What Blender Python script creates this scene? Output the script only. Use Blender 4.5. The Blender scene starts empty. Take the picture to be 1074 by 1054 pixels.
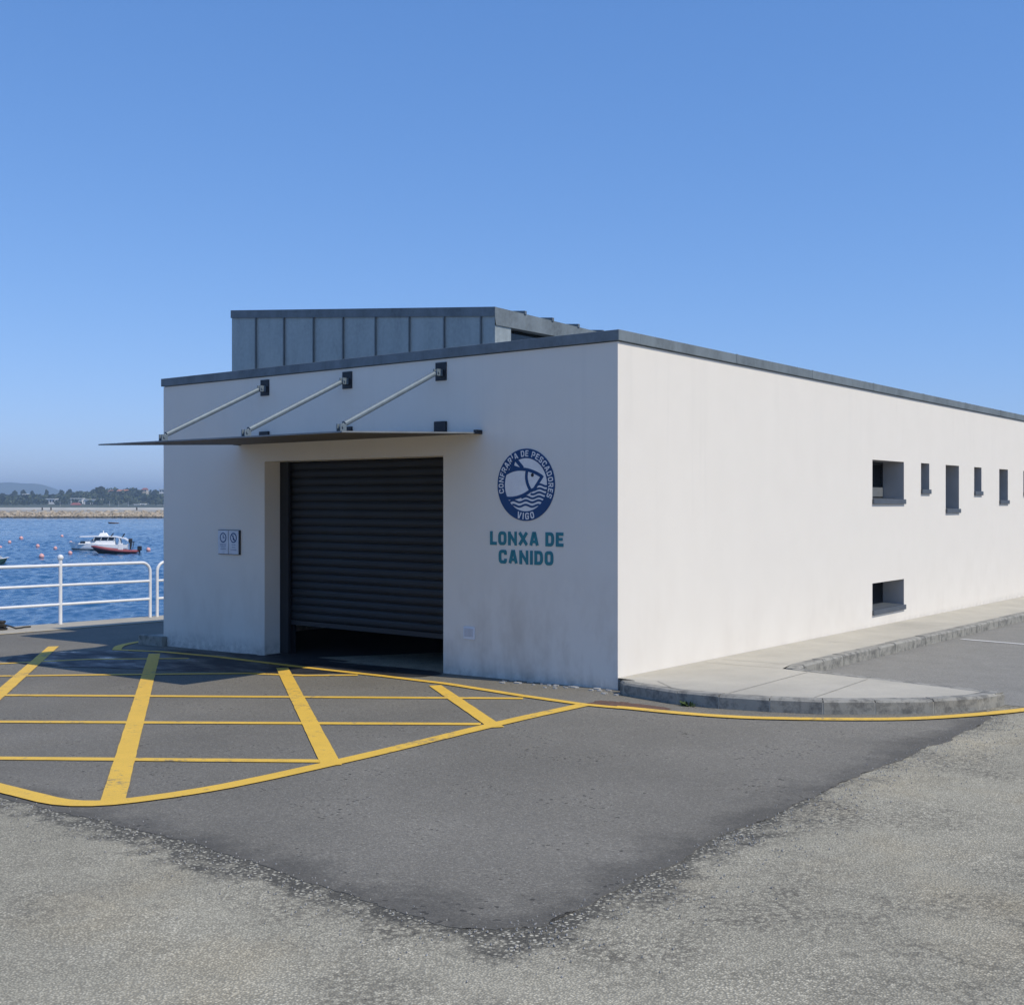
import bpy, bmesh, math, random
from mathutils import Vector, Matrix, noise
random.seed(7)
S = bpy.context.scene
COL = S.collection
R_ = math.radians

# ------------------------------------------------------------------ camera frame
FPX, CX, HY = 1229.7, 537.0, 527.0
YAW = R_(38.2093)
CAM = Vector((5.982, -9.193, 1.75))
FW = Vector((-math.sin(YAW), math.cos(YAW), 0)); RT = Vector((math.cos(YAW), math.sin(YAW), 0))
SEA = -3.0
def far(px, depth, z=0.0):
    """a point of the distant shore: bearing (as pixel column), metres from the viewpoint, height"""
    p = CAM + FW * depth + RT * ((px - CX) / FPX * depth)
    return Vector((p.x, p.y, z))
def hz(py, depth): return CAM.z - (py - HY) / FPX * depth
def g(x, y):
    return .0165 * max(-14, min(8, x)) - .0115 * max(-12, min(16, y))

# ------------------------------------------------------------------ helpers
def tag(o, label=None, cat=None, group=None, kind=None):
    if label: o['label'] = label
    if cat: o['category'] = cat
    if group: o['group'] = group
    if kind: o['kind'] = kind
    return o
def empty(name, loc=(0, 0, 0), rz=0):
    o = bpy.data.objects.new(name, None); COL.objects.link(o)
    o.location = loc; o.rotation_euler.z = rz; o.empty_display_size = .2
    return o
class MB:
    def __init__(s): s.v = []; s.f = []; s.m = []; s.sm = []
    def add(s, vs, fs, mi=0, smooth=False):
        b = len(s.v); s.v += [tuple(v) for v in vs]
        for f in fs:
            s.f.append([i + b for i in f]); s.m.append(mi); s.sm.append(smooth)
    def quad(s, a, b, c, d, mi=0): s.add([a, b, c, d], [(0, 1, 2, 3)], mi)
    def box(s, a, b, mi=0):
        x0, y0, z0 = a; x1, y1, z1 = b
        s.add([(x0,y0,z0),(x1,y0,z0),(x1,y1,z0),(x0,y1,z0),(x0,y0,z1),(x1,y0,z1),(x1,y1,z1),(x0,y1,z1)],
              [(0,3,2,1),(4,5,6,7),(0,1,5,4),(1,2,6,5),(2,3,7,6),(3,0,4,7)], mi)
    def prism(s, poly, z0, z1, mi=0, top=None):
        """poly: list of (x,y); z0/z1 numbers or functions"""
        n = len(poly)
        fz0 = z0 if callable(z0) else (lambda x, y: z0)
        fz1 = z1 if callable(z1) else (lambda x, y: z1)
        vs = [(x, y, fz0(x, y)) for x, y in poly] + [(x, y, fz1(x, y)) for x, y in poly]
        s.add(vs, [tuple(range(n))[::-1], tuple(range(n, 2 * n))] + [(i, (i+1) % n, n + (i+1) % n, n + i) for i in range(n)], mi)
    def tube(s, pts, r, n=10, mi=0, caps=True, smooth=True):
        pts = [Vector(p) for p in pts]; rings = []; prev = None
        for i, p in enumerate(pts):
            d = ((pts[i+1] if i + 1 < len(pts) else p) - (pts[i-1] if i else p)).normalized()
            if prev is None:
                u = d.orthogonal().normalized()
            else:
                u = (prev - d * prev.dot(d)).normalized()
            prev = u; w = d.cross(u)
            rr = r[i] if isinstance(r, (list, tuple)) else r
            rings.append([p + (u * math.cos(t) + w * math.sin(t)) * rr for t in [2 * math.pi * k / n for k in range(n)]])
        vs = [v for q in rings for v in q]; fs = []
        for i in range(len(pts) - 1):
            for k in range(n):
                fs.append((i*n + k, i*n + (k+1) % n, (i+1)*n + (k+1) % n, (i+1)*n + k))
        s.add(vs, fs, mi, smooth)
        if caps:
            s.add(rings[0], [tuple(range(n))[::-1]], mi); s.add(rings[-1], [tuple(range(n))], mi)
    def ball(s, c, r, n=12, m=8, mi=0, sz=1.0):
        c = Vector(c); vs = [c + Vector((0, 0, r * sz))]; fs = []
        for j in range(1, m):
            a = math.pi * j / m
            for k in range(n):
                t = 2 * math.pi * k / n
                vs.append(c + Vector((r*math.sin(a)*math.cos(t), r*math.sin(a)*math.sin(t), r*sz*math.cos(a))))
        vs.append(c - Vector((0, 0, r * sz)))
        for k in range(n): fs.append((0, 1 + k, 1 + (k+1) % n))
        for j in range(m - 2):
            for k in range(n):
                fs.append((1 + j*n + k, 1 + (j+1)*n + k, 1 + (j+1)*n + (k+1) % n, 1 + j*n + (k+1) % n))
        L = len(vs) - 1
        for k in range(n): fs.append((L, 1 + (m-2)*n + (k+1) % n, 1 + (m-2)*n + k))
        s.add(vs, fs, mi, True)
    def build(s, name, mats, parent=None, bevel=0, loc=None):
        me = bpy.data.meshes.new(name); me.from_pydata(s.v, [], s.f)
        mats = mats if isinstance(mats, (list, tuple)) else [mats]
        for m in mats: me.materials.append(m)
        me.polygons.foreach_set('material_index', s.m); me.polygons.foreach_set('use_smooth', s.sm)
        me.update()
        o = bpy.data.objects.new(name, me); COL.objects.link(o)
        if parent: o.parent = parent
        if loc: o.location = loc
        if bevel:
            b = o.modifiers.new('bevel', 'BEVEL'); b.width = bevel; b.segments = 2; b.limit_method = 'ANGLE'; b.angle_limit = R_(40)
        return o

# ------------------------------------------------------------------ materials
class NT:
    def __init__(s, name):
        s.mat = bpy.data.materials.new(name); s.mat.use_nodes = True
        s.t = s.mat.node_tree; s.n = s.t.nodes; s.l = s.t.links
        s.bsdf = s.n['Principled BSDF']
        s.co = s.n.new('ShaderNodeTexCoord').outputs['Object']
    def set(s, **k):
        for a, v in k.items(): s.link(s.bsdf.inputs[a.replace('_', ' ')], v)
        return s
    def link(s, inp, v):
        if hasattr(v, 'is_linked') or isinstance(v, bpy.types.NodeSocket): s.l.new(v, inp)
        else:
            if isinstance(v, tuple) and len(v) == 3 and inp.type == 'RGBA': v = v + (1,)
            inp.default_value = v
    def map(s, scale=(1, 1, 1), rot=(0, 0, 0), vec=None):
        m = s.n.new('ShaderNodeMapping'); s.l.new(vec or s.co, m.inputs[0])
        m.inputs['Scale'].default_value = scale; m.inputs['Rotation'].default_value = rot
        return m.outputs[0]
    def noise(s, scale, detail=4, rough=.55, vec=None, dist=0):
        m = s.n.new('ShaderNodeTexNoise'); s.l.new(vec or s.co, m.inputs['Vector'])
        m.inputs['Scale'].default_value = scale; m.inputs['Detail'].default_value = detail
        m.inputs['Roughness'].default_value = rough; m.inputs['Distortion'].default_value = dist
        return m.outputs['Fac']
    def voro(s, scale, vec=None, feature='F1'):
        m = s.n.new('ShaderNodeTexVoronoi'); s.l.new(vec or s.co, m.inputs['Vector']); m.inputs['Scale'].default_value = scale
        m.feature = feature
        return m
    def ramp(s, fac, stops):
        m = s.n.new('ShaderNodeValToRGB'); s.l.new(fac, m.inputs[0]); e = m.color_ramp.elements
        while len(e) < len(stops): e.new(.5)
        for q, (p, c) in zip(e, stops):
            q.position = p; q.color = (c, c, c, 1) if isinstance(c, (int, float)) else tuple(c) + (1,)
        return m.outputs[0]
    def mix(s, fac, a, b, mode='MIX'):
        m = s.n.new('ShaderNodeMix'); m.data_type = 'RGBA'; m.blend_type = mode
        s.link(m.inputs[0], fac); s.link(m.inputs[6], a); s.link(m.inputs[7], b)
        return m.outputs[2]
    def math(s, op, a, b=0.0, clamp=False):
        m = s.n.new('ShaderNodeMath'); m.operation = op; m.use_clamp = clamp
        s.link(m.inputs[0], a); s.link(m.inputs[1], b); return m.outputs[0]
    def xyz(s):
        m = s.n.new('ShaderNodeSeparateXYZ'); s.l.new(s.co, m.inputs[0]); return m.outputs
    def rng(s, v, a, b, c=0.0, d=1.0):
        m = s.n.new('ShaderNodeMapRange'); s.l.new(v, m.inputs[0])
        for i, q in enumerate((a, b, c, d)): m.inputs[1 + i].default_value = q
        return m.outputs[0]
    def attr(s, name):
        m = s.n.new('ShaderNodeAttribute'); m.attribute_name = name; return m.outputs['Fac']
    def bump(s, h, strength=.5, dist=.01, normal=None):
        m = s.n.new('ShaderNodeBump'); s.l.new(h, m.inputs['Height'])
        m.inputs['Strength'].default_value = strength; m.inputs['Distance'].default_value = dist
        if normal: s.l.new(normal, m.inputs['Normal'])
        s.l.new(m.outputs[0], s.bsdf.inputs['Normal']); return m.outputs[0]
M = {}
def simple(name, col, rough=.6, metal=0.0, var=.12, scale=6.0, bump=0.0, bscale=60):
    t = NT(name)
    n = t.noise(scale, 5, .6)
    a = tuple(max(0, c * (1 - var)) for c in col); b = tuple(min(1, c * (1 + var)) for c in col)
    t.set(Base_Color=t.ramp(n, [(.3, a), (.7, b)]), Roughness=rough, Metallic=metal)
    if bump: t.bump(t.noise(bscale, 4), bump, .004)
    M[name] = t.mat; return t.mat

# white render of the walls
t = NT('stucco')
x, y, z = t.xyz()
big = t.noise(.55, 5, .6); mid = t.noise(2.3, 6, .65)
col = t.mix(t.rng(mid, .35, .75), (.775, .728, .652), (.75, .703, .628))
streak = t.math('MULTIPLY', t.noise(1.0, 6, .65, vec=t.map((7, 7, .25))), t.rng(z, .5, 3.2, .85, 1.08))
col = t.mix(t.math('MULTIPLY', t.rng(streak, .56, .80), .17), col, (.56, .53, .48))
low = t.math('MULTIPLY', t.rng(z, 1.3, .3), t.rng(t.noise(1.6, 6, .7, vec=t.map((1.4, 1.4, .7))), .44, .70), True)
front = t.math('MULTIPLY', t.rng(y, .01, 0), t.rng(x, -3.0, -1.6, .35, 1.0))
col = t.mix(t.math('MULTIPLY', low, t.rng(front, 0, 1, .10, .46)), col, (.40, .32, .24))
splash = t.math('MULTIPLY', t.rng(z, .13, -.05), t.rng(t.noise(9, 5, .7), .35, .65), True)
col = t.mix(t.math('MULTIPLY', splash, .55), col, (.20, .19, .17))
t.set(Base_Color=col, Roughness=.9)
t.bump(t.mix(.35, t.noise(140, 4, .7), t.noise(6, 3)), .22, .004)
M['stucco'] = t.mat

def zinc(name, c, metal=.25, rough=.45, spec=.5):
    t = NT(name)
    n = t.noise(3.0, 6, .65, vec=t.map((1, 1, .35))); n2 = t.noise(22, 4, .6)
    lo = tuple(q * .72 for q in c); hi = tuple(q * 1.22 for q in c)
    col = t.mix(t.rng(n2, .35, .75, 0, .35), t.ramp(n, [(.32, lo), (.52, c), (.72, hi)]), tuple(min(1, q * 1.5) for q in c))
    t.set(Base_Color=col, Roughness=t.rng(n, .3, .7, rough - .08, rough + .15), Metallic=metal)
    t.bump(t.noise(2.5, 2), .12, .02)
    t.bsdf.inputs['Specular IOR Level'].default_value = spec
    M[name] = t.mat
zinc('zinc_cap', (.165, .195, .215), 0, .65, .04); zinc('zinc_panel', (.325, .36, .355)); zinc('zinc_roof', (.24, .26, .275))
simple('zinc_seam', (.15, .17, .18), .5, .3)
simple('sill_zinc', (.085, .10, .12), .6, .1)
simple('dark_steel', (.025, .028, .035), .45, .4)
simple('galv', (.15, .19, .22), .5, .2, .12, 14)
simple('reveal_grey', (.44, .42, .40), .85, 0, .08, 3)  # window reveals greyer than the wall render: recess shade put into the colour
simple('canopy_top', (.22, .235, .245), .5, .3, .2, 3)
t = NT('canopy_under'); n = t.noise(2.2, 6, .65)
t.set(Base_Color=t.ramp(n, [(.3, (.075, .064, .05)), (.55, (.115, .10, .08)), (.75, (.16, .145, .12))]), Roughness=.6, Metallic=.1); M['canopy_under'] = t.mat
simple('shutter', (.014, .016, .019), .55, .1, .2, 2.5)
simple('guide', (.022, .025, .03), .5, .2)
simple('louvre', (.028, .030, .032), .5)
simple('louvre_frame', (.16, .17, .175), .5)
simple('interior', (.30, .29, .28), .9)
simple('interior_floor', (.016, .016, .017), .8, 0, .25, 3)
simple('pale_metal', (.6, .6, .6), .4, .3)
simple('navy', (.002, .050, .165), .5, 0, .1, 9)
simple('teal', (.014, .19, .235), .5, 0, .1, 9)
simple('sign_white', (.80, .79, .78), .5, 0, .06, 9)
simple('plaque', (.55, .57, .62), .35, .2, .12, 12)
simple('cover_white', (.74, .75, .78), .5, 0, .05)
simple('tar', (.095, .095, .097), .8, 0, .3, 30)
t = NT('dark_glass'); t.set(Base_Color=(.01, .015, .02), Roughness=.06, Specular_IOR_Level=.6); M['dark_glass'] = t.mat

def stones(t, scale, lo, hi, p=.5):
    v = t.voro(scale); sep = t.n.new('ShaderNodeSeparateColor'); t.l.new(v.outputs['Color'], sep.inputs[0])
    return t.ramp(sep.outputs[0], [(0, lo), (p, tuple((a + b) / 2 * .8 for a, b in zip(lo, hi))), (1, hi)]), v.outputs['Distance'], sep.outputs
# old, worn, pale asphalt
t = NT('old_asphalt')
c1, d1, s1 = stones(t, 105, (.20, .19, .160), (.70, .665, .57), .5)
c2, d2, s2 = stones(t, 210, (.22, .21, .178), (.54, .515, .44))
patch = t.noise(.42, 7, .66); fine = t.noise(5, 6, .7)
col = t.mix(t.rng(t.noise(1.7, 4, .6), .35, .65), c1, c2)
gap = t.rng(d1, .25, .62)
col = t.mix(t.math('MULTIPLY', gap, .75), col, (.075, .074, .072))
col = t.mix(.30, col, t.ramp(fine, [(.3, (.31, .297, .248)), (.7, (.50, .475, .40))]))
col = t.mix(1.0, col, t.ramp(patch, [(.28, .94), (.5, 1.13), (.72, 1.28)]), 'MULTIPLY')
warm = t.rng(t.noise(.8, 5, .65), .52, .72, 0, .55)
col = t.mix(warm, col, t.mix(1.0, col, (1.06, .97, .84), 'MULTIPLY'))
clus = t.rng(t.noise(1.1, 5, .7), .44, .66)
coarse = t.voro(38)
rut = t.math('MULTIPLY', t.rng(coarse.outputs['Distance'], .40, .62), t.math('MULTIPLY', clus, t.rng(t.xyz()[0], .5, 2.5, .25, 1.0)))
col = t.mix(t.math('MULTIPLY', rut, .75), col, (.075, .07, .065))
pits = t.rng(t.noise(20, 3, .78), .66, .76)
col = t.mix(t.math('MULTIPLY', pits, .8), col, (.05, .05, .05))
X_, Y_, Z_ = t.xyz()
dout = t.math('MAXIMUM', t.math('SUBTRACT', -5.72, Y_), t.math('SUBTRACT', X_, 3.24))
w = t.math('MULTIPLY', t.math('MULTIPLY', t.rng(dout, .52, -.05, 0, 1.0), t.rng(Y_, -2.2, -4.6, .60, 1.0)), t.rng(X_, -.6, 1.6, .72, 1.0))
wn = t.math('ADD', w, t.math('MULTIPLY', t.math('SUBTRACT', t.noise(7, 6, .7), .5), 1.5))
wm = t.math('MULTIPLY', t.rng(wn, .46, .78, 0, .92), t.rng(w, .0, .12), True)
cw, dw, sw = stones(t, 52, (.12, .116, .105), (.62, .60, .53), .45)
cw = t.mix(t.rng(dw, .24, .46, 0, .95), cw, (.065, .064, .062))
col = t.mix(wm, col, cw)
col = t.mix(1.0, col, (1.07, 1.03, .915), 'MULTIPLY')
t.set(Base_Color=col, Roughness=.9, Specular_IOR_Level=.15)
t.bump(t.math('ADD', t.math('MULTIPLY', d1, -1.0), t.math('MULTIPLY', fine, .8)), .55, .006)
M['old_asphalt'] = t.mat
# newer dark asphalt
t = NT('new_asphalt')
c1, d1, s1 = stones(t, 130, (.125, .120, .112), (.29, .28, .255), .6)
col = t.mix(.45, c1, t.ramp(t.noise(60, 4, .7), [(.35, (.145, .139, .128)), (.65, (.225, .217, .198))]))
sp = t.voro(60); sc = t.n.new('ShaderNodeSeparateColor'); t.l.new(sp.outputs['Color'], sc.inputs[0])
speck = t.math('MULTIPLY', t.rng(sc.outputs[1], .90, .93), t.rng(sp.outputs['Distance'], .34, .22), True)
col = t.mix(t.math('MULTIPLY', speck, .75), col, (.33, .33, .32))
dk = t.math('MULTIPLY', t.rng(sc.outputs[2], .95, .97), t.rng(t.noise(2.2, 3), .5, .6), True)
col = t.mix(t.math('MULTIPLY', dk, .7), col, (.02, .02, .02))
col = t.mix(1.0, col, t.ramp(t.noise(.55, 6, .6), [(.3, .86), (.5, 1.0), (.72, 1.2)]), 'MULTIPLY')
X_, Y_, Z_ = t.xyz()
din = t.math('MINIMUM', t.math('ADD', Y_, 5.72), t.math('SUBTRACT', 3.24, X_))
tr = t.rng(din, .55, .0)
trn = t.math('MULTIPLY', t.rng(t.math('ADD', tr, t.math('MULTIPLY', t.math('SUBTRACT', t.noise(2.6, 7, .75), .5), 2.0)), .45, .95), t.rng(tr, 0, .25), True)
col = t.mix(t.math('MULTIPLY', trn, .55), col, (.060, .059, .058))
col = t.mix(1.0, col, (1.04, 1.0, .90), 'MULTIPLY')
t.set(Base_Color=col, Roughness=t.rng(t.noise(3, 4), .3, .7, .76, .9), Specular_IOR_Level=.18)
t.bump(t.math('ADD', t.math('MULTIPLY', d1, -1.0), t.noise(30, 3)), .4, .004)
M['new_asphalt'] = t.mat
# car park asphalt
t = NT('bay_asphalt')
c1, d1, s1 = stones(t, 120, (.16, .153, .135), (.37, .355, .31))
col = t.mix(.5, c1, t.ramp(t.noise(3, 6, .7), [(.3, (.19, .183, .162)), (.7, (.28, .268, .238))]))
col = t.mix(t.rng(t.noise(6, 5, .7), .62, .75, 0, .6), col, (.08, .078, .075))
t.set(Base_Color=col, Roughness=.88, Specular_IOR_Level=.25); t.bump(d1, .3, .004)
M['bay_asphalt'] = t.mat
# wet asphalt
t = NT('wet')
t.set(Base_Color=t.ramp(t.noise(5, 5, .6), [(.3, (.020, .021, .024)), (.7, (.042, .043, .047))]),
      Roughness=t.ramp(t.noise(1.6, 5, .65, vec=t.map((1, 2.2, 1), (0, 0, R_(34)))), [(.30, .14), (.40, .42), (.60, .7)]), Specular_IOR_Level=.25)
t.bump(t.noise(70, 3), .10, .002); M['wet'] = t.mat
def paint(name, c, dirty, amount):
    t = NT(name)
    n = t.noise(16, 6, .75); n2 = t.noise(1.3, 4, .6)
    wear = t.math('ADD', t.math('MULTIPLY', n, .7), t.math('MULTIPLY', n2, .45))
    col = t.mix(t.rng(t.noise(4, 5, .65), .35, .7, 0, .5), c, tuple(q * .80 for q in c))
    col = t.mix(t.rng(wear, amount, amount + .09, 0, .85), col, dirty)
    v = t.voro(110)
    col = t.mix(t.math('MULTIPLY', t.rng(v.outputs['Distance'], .35, .6), .12), col, dirty)
    t.set(Base_Color=col, Roughness=.72); t.bump(v.outputs['Distance'], .3, .003); M[name] = t.mat
paint('yellow_paint', (.86, .53, .062), (.20, .17, .125), .635)
paint('white_paint', (.66, .65, .62), (.2, .2, .19), .66)
paint('cope_yellow', (.50, .36, .14), (.3, .28, .22), .52)
t = NT('rust_stain')
t.set(Base_Color=t.ramp(t.noise(40, 5, .75), [(.4, (.06, .05, .045)), (.52, (.15, .075, .045)), (.7, (.20, .12, .08))]), Roughness=.9); M['rust_stain'] = t.mat

def concrete(name, c, stain, amount=.55, scale=2.2):
    t = NT(name)
    n = t.noise(scale, 7, .68); n2 = t.noise(45, 4, .7)
    col = t.mix(t.rng(n, .3, .72), tuple(q * 1.08 for q in c), tuple(q * .80 for q in c))
    col = t.mix(t.rng(t.noise(scale * 2.7, 6, .72), amount, amount + .16, 0, .85), col, stain)
    col = t.mix(t.rng(n2, .3, .7, 0, .3), col, tuple(q * .7 for q in c))
    t.set(Base_Color=col, Roughness=.9); t.bump(n2, .3, .004); M[name] = t.mat
concrete('walk_concrete', (.49, .455, .375), (.30, .26, .19), .62, 1.1)
concrete('kerb_concrete', (.34, .325, .28), (.10, .098, .09), .46, 3.2)
concrete('mortar', (.45, .43, .37), (.3, .28, .24))
concrete('cope_concrete', (.44, .40, .32), (.26, .22, .16), .6, 1.2)
concrete('quay_concrete', (.22, .21, .19), (.06, .06, .05), .5, .8)
concrete('parapet_concrete', (.80, .77, .70), (.5, .48, .44), .66, .1)
concrete('path_concrete', (.34, .33, .30), (.25, .22, .18), .6, .3)
t = NT('water')
w3 = t.noise(5.5, 4, .65)
t.set(Base_Color=t.ramp(t.noise(.03, 4, .6, vec=t.map((1, 2, 1), (0, 0, R_(40)))), [(.35, (.015, .078, .180)), (.65, (.022, .098, .215))]), Roughness=.10, Specular_IOR_Level=.5, IOR=1.33)
t.bump(w3, .6, .03); M['water'] = t.mat
simple('rail_white', (.80, .80, .80), .4, 0, .05, 8)
simple('rope', (.03, .028, .025), .9, 0, .4, 30)
simple('iron', (.035, .032, .03), .6, .3, .3)
simple('gel_white', (.86, .85, .83), .25, 0, .04)
simple('gel_grey', (.30, .33, .34), .5)
simple('boat_green', (.03, .09, .08), .4)
simple('boat_red', (.29, .07, .07), .5, 0, .15)
simple('boat_black', (.018, .019, .022), .4)
simple('boat_wood', (.14, .075, .045), .7)
simple('buoy_pink', (.74, .21, .20), .4, 0, .12, 5)
simple('buoy_pale', (.76, .40, .36), .4, 0, .15, 5)
t = NT('rock'); X_, Y_, Z_ = t.xyz(); n = t.noise(.55, 5, .7)
c_ = t.ramp(n, [(.3, (.20, .16, .11)), (.5, (.38, .31, .22)), (.7, (.56, .48, .37))])
t.set(Base_Color=t.mix(t.rng(t.math('ADD', Z_, t.math('MULTIPLY', n, .5)), -2.15, -2.5), c_, (.05, .045, .03)), Roughness=.9); M['rock'] = t.mat
simple('sand', (.5, .45, .35), .9)
t = NT('foliage_far'); n = t.noise(.12, 5, .65)
t.set(Base_Color=t.ramp(n, [(.3, (.030, .045, .022)), (.5, (.055, .075, .032)), (.72, (.10, .115, .05))]), Roughness=.9); M['foliage_far'] = t.mat
t = NT('hill'); n = t.noise(.004, 6, .6)
t.set(Base_Color=t.ramp(n, [(.3, (.04, .055, .03)), (.7, (.09, .10, .06))]), Roughness=.95); M['hill'] = t.mat
simple('bark', (.09, .065, .045), .9)
simple('house_white', (.76, .75, .72), .8, 0, .05, .2)
simple('house_cream', (.55, .48, .38), .8, 0, .08, .2)
simple('tile_orange', (.42, .17, .09), .8, 0, .2, .5)
simple('tile_red', (.30, .09, .07), .8, 0, .2, .5)
simple('weed', (.06, .10, .02), .8, 0, .3, 60)
simple('joint', (.33, .31, .26), .9, 0, .3, 20)
simple('flake', (.50, .48, .44), .8)

# ------------------------------------------------------------------ ground
def grid_sheet(xs, ys, dz, cut=None):
    m = MB()
    for i in range(len(xs) - 1):
        for j in range(len(ys) - 1):
            x0, x1, y0, y1 = xs[i], xs[i+1], ys[j], ys[j+1]
            m.quad((x0, y0, g(x0, y0) + dz), (x1, y0, g(x1, y0) + dz), (x1, y1, g(x1, y1) + dz), (x0, y1, g(x0, y1) + dz))
    return m
QX = -11.4      # outer edge of the quay
o = grid_sheet([QX, -7, 0, 4, 8, 60, 600, 2500], [-2500, -400, -60, -12, -6, 0, 6, 16, 60, 400, 2500], 0).build('ground', M['old_asphalt'])
tag(o, kind='structure')

def offset_line(pts, d):
    out = []
    for i, p in enumerate(pts):
        a = Vector(pts[max(0, i-1)]); b = Vector(pts[min(len(pts)-1, i+1)])
        t_ = (b - a).normalized(); out.append((p[0] - t_.y * d, p[1] + t_.x * d))
    return out
def resample(pts, step):
    out = []
    for a, b in zip(pts, pts[1:]):
        a = Vector(a); b = Vector(b); n = max(1, int((b - a).length / step))
        out += [tuple(a.lerp(b, k / n)) for k in range(n)]
    return out + [tuple(pts[-1])]
def fillet(pts, r, n=6, closed=False):
    out = []; L = len(pts)
    for i, p in enumerate(pts):
        if not closed and i in (0, L - 1): out.append(tuple(p)); continue
        p = Vector(p); a = Vector(pts[(i-1) % L]); b = Vector(pts[(i+1) % L])
        rr = r[i] if isinstance(r, (list, tuple)) else r
        if rr <= 0: out.append(tuple(p)); continue
        q = min(rr, (a-p).length * .499, (b-p).length * .499)
        s = p + (a-p).normalized() * q; e = p + (b-p).normalized() * q
        for k in range(n + 1):
            t_ = k / n; out.append(tuple(s * (1-t_)**2 + p * 2*t_*(1-t_) + e * t_*t_))
    return out
# ragged edge of the newer asphalt
EDGE = fillet([(QX + 1.0, -5.72), (-.45, -5.74), (.5, -5.66), (1.6, -5.68), (2.6, -5.78), (3.0, -5.79), (3.29, -5.6), (3.26, -5.0), (3.22, -4.0), (3.23, -2.9), (3.21, -1.8), (3.25, -1.3), (3.255, -.5), (3.25, .4)], [0]*6+[.1,.25,.1]+[0]*5)
E2 = resample(EDGE, .022)
rag = []
for (px_, py_), nrm in zip(E2, offset_line(E2, 1.0)):
    nx, ny = nrm[0] - px_, nrm[1] - py_
    d = .045 * noise.noise((px_ * 2.1, py_ * 2.1, 0)) + .028 * noise.noise((px_ * 9, py_ * 9, 3)) + .016 * noise.noise((px_ * 37, py_ * 37, 5))
    rag.append((px_ + nx * d, py_ + ny * d))
m = MB()
body = rag + [(3.0, 1.0), (0.0, 1.0), (0.0, .1), (-6.9, .1), (-6.9, 16.0), (QX + 1.0, 16.0)]
vs = [(x, y, g(x, y) + .0022) for x, y in body]
bm = bmesh.new(); fv = [bm.verts.new(v) for v in vs]; fc = bm.faces.new(fv); bmesh.ops.triangulate(bm, faces=[fc])
me = bpy.data.meshes.new('asphalt_patch'); bm.to_mesh(me); bm.free(); me.materials.append(M['new_asphalt'])
for p in me.polygons:
    if p.normal.z < 0: p.flip()
bm = bmesh.new(); bm.from_mesh(me)
for (ax, ay), (bx, by) in zip(rag, rag[1:]):
    bm.faces.new([bm.verts.new(v) for v in ((ax, ay, g(ax, ay) - .002), (bx, by, g(bx, by) - .002), (bx, by, g(bx, by) + .0022), (ax, ay, g(ax, ay) + .0022))])
bm.to_mesh(me); bm.free()
o = bpy.data.objects.new('asphalt_patch', me); COL.objects.link(o); tag(o, kind='structure')
SM = resample(EDGE, .12)
# car park sheet
m = MB(); m.add([(x, y, g(x, y) + .003) for x, y in [(.9, 1.5), (2.0, 1.25), (3.3, 1.15), (5, .9), (8, .9), (8, 16), (.9, 16)]], [tuple(range(7))])
tag(m.build('parking_bay', M['bay_asphalt']), kind='structure')

# ------------------------------------------------------------------ painted lines
def line_strip(m, pts, w, dz, jitter=.004, step=.12):
    pts = resample(pts, step)
    L = offset_line(pts, w/2); Rr = offset_line(pts, -w/2); n = len(pts)
    def J(p, k): return (p[0] + jitter * noise.noise((p[0]*6, p[1]*6, k)), p[1] + jitter * noise.noise((p[0]*6, p[1]*6, k + 9)))
    L = [J(p, 1) for p in L]; Rr = [J(p, 5) for p in Rr]
    m.add([(x, y, g(x, y) + dz) for x, y in Rr] + [(x, y, g(x, y) + dz) for x, y in L], [(i, i+1, n+i+1, n+i) for i in range(n-1)])
def ext(a, b, e0=0, e1=0):
    a, b = Vector(a), Vector(b); d = (b - a).normalized(); return [tuple(a - d*e0), tuple(b + d*e1)]
m = MB()
for a, b in [((-1.565, -5.147), (.243, -3.925)), ((-2.987, -4.384), (.146, -2.221)), ((-4.415, -3.618), (-.41, -.963))]:
    line_strip(m, ext(a, b, .35 if a[0] > -2 else 1.2, .03), .10, .008)
line_strip(m, [(-7.3, -4.1), (-5.757, -2.899), (-4.877, -2.126), (-3.81, -1.237), (-3.18, -1.006), (-2.762, -.66)], .10, .008)
line_strip(m, [(-8.2, -3.3), (-6.827, -2.325), (-6.406, -1.508), (-5.491, -.742)], .09, .008)
for a, b, w in [((.094, -5.367), (-6.268, -.669), .135), ((.311, -3.912), (-3.877, -.713), .13), ((.274, -2.18), (-1.585, -.78), .12), ((-1.72, -5.62), (-8.1, -.92), .13), ((-4.02, -5.62), (-8.6, -2.24), .13)]:
    line_strip(m, ext(a, b, .12, 0), w, .0088)
line_strip(m, fillet([(-8.9, -5.63), (-.5, -5.61), (.12, -5.60), (.34, -4.95), (.362, -4.3), (.35, -3.5), (.28, -2.3), (.262, -1.6), (.267, -.93)], [0, .05, .35, .3, .3, .3, .3, .2, 0], 5), .132, .0096)
line_strip(m, [(.62, -.90), (.267, -.93), (-.517, -.826), (-1.547, -.632), (-2.51, -.572), (-3.789, -.545), (-5.415, -.445), (-6.396, -.498), (-7.06, -.70)], .095, .0104)
line_strip(m, fillet([(-7.02, -.70), (-7.5, -.35), (-7.8, .3), (-7.9, 4), (-7.9, 16)], .3), .11, .0096)
line_strip(m, fillet([(.55, -.893), (.69, -.872), (1.131, -.86), (1.652, -.764), (2.219, -.445), (2.745, -.061), (3.077, .426), (3.339, .938), (3.7, 1.9), (4.6, 3.0)], .3), .122, .0112)
tag(m.build('yellow_box_marking', M['yellow_paint']), kind='structure')
m = MB(); line_strip(m, [(QX + 1.06, -30), (QX + 1.06, -6), (QX + 1.06, 16)], .07, .009)
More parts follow.
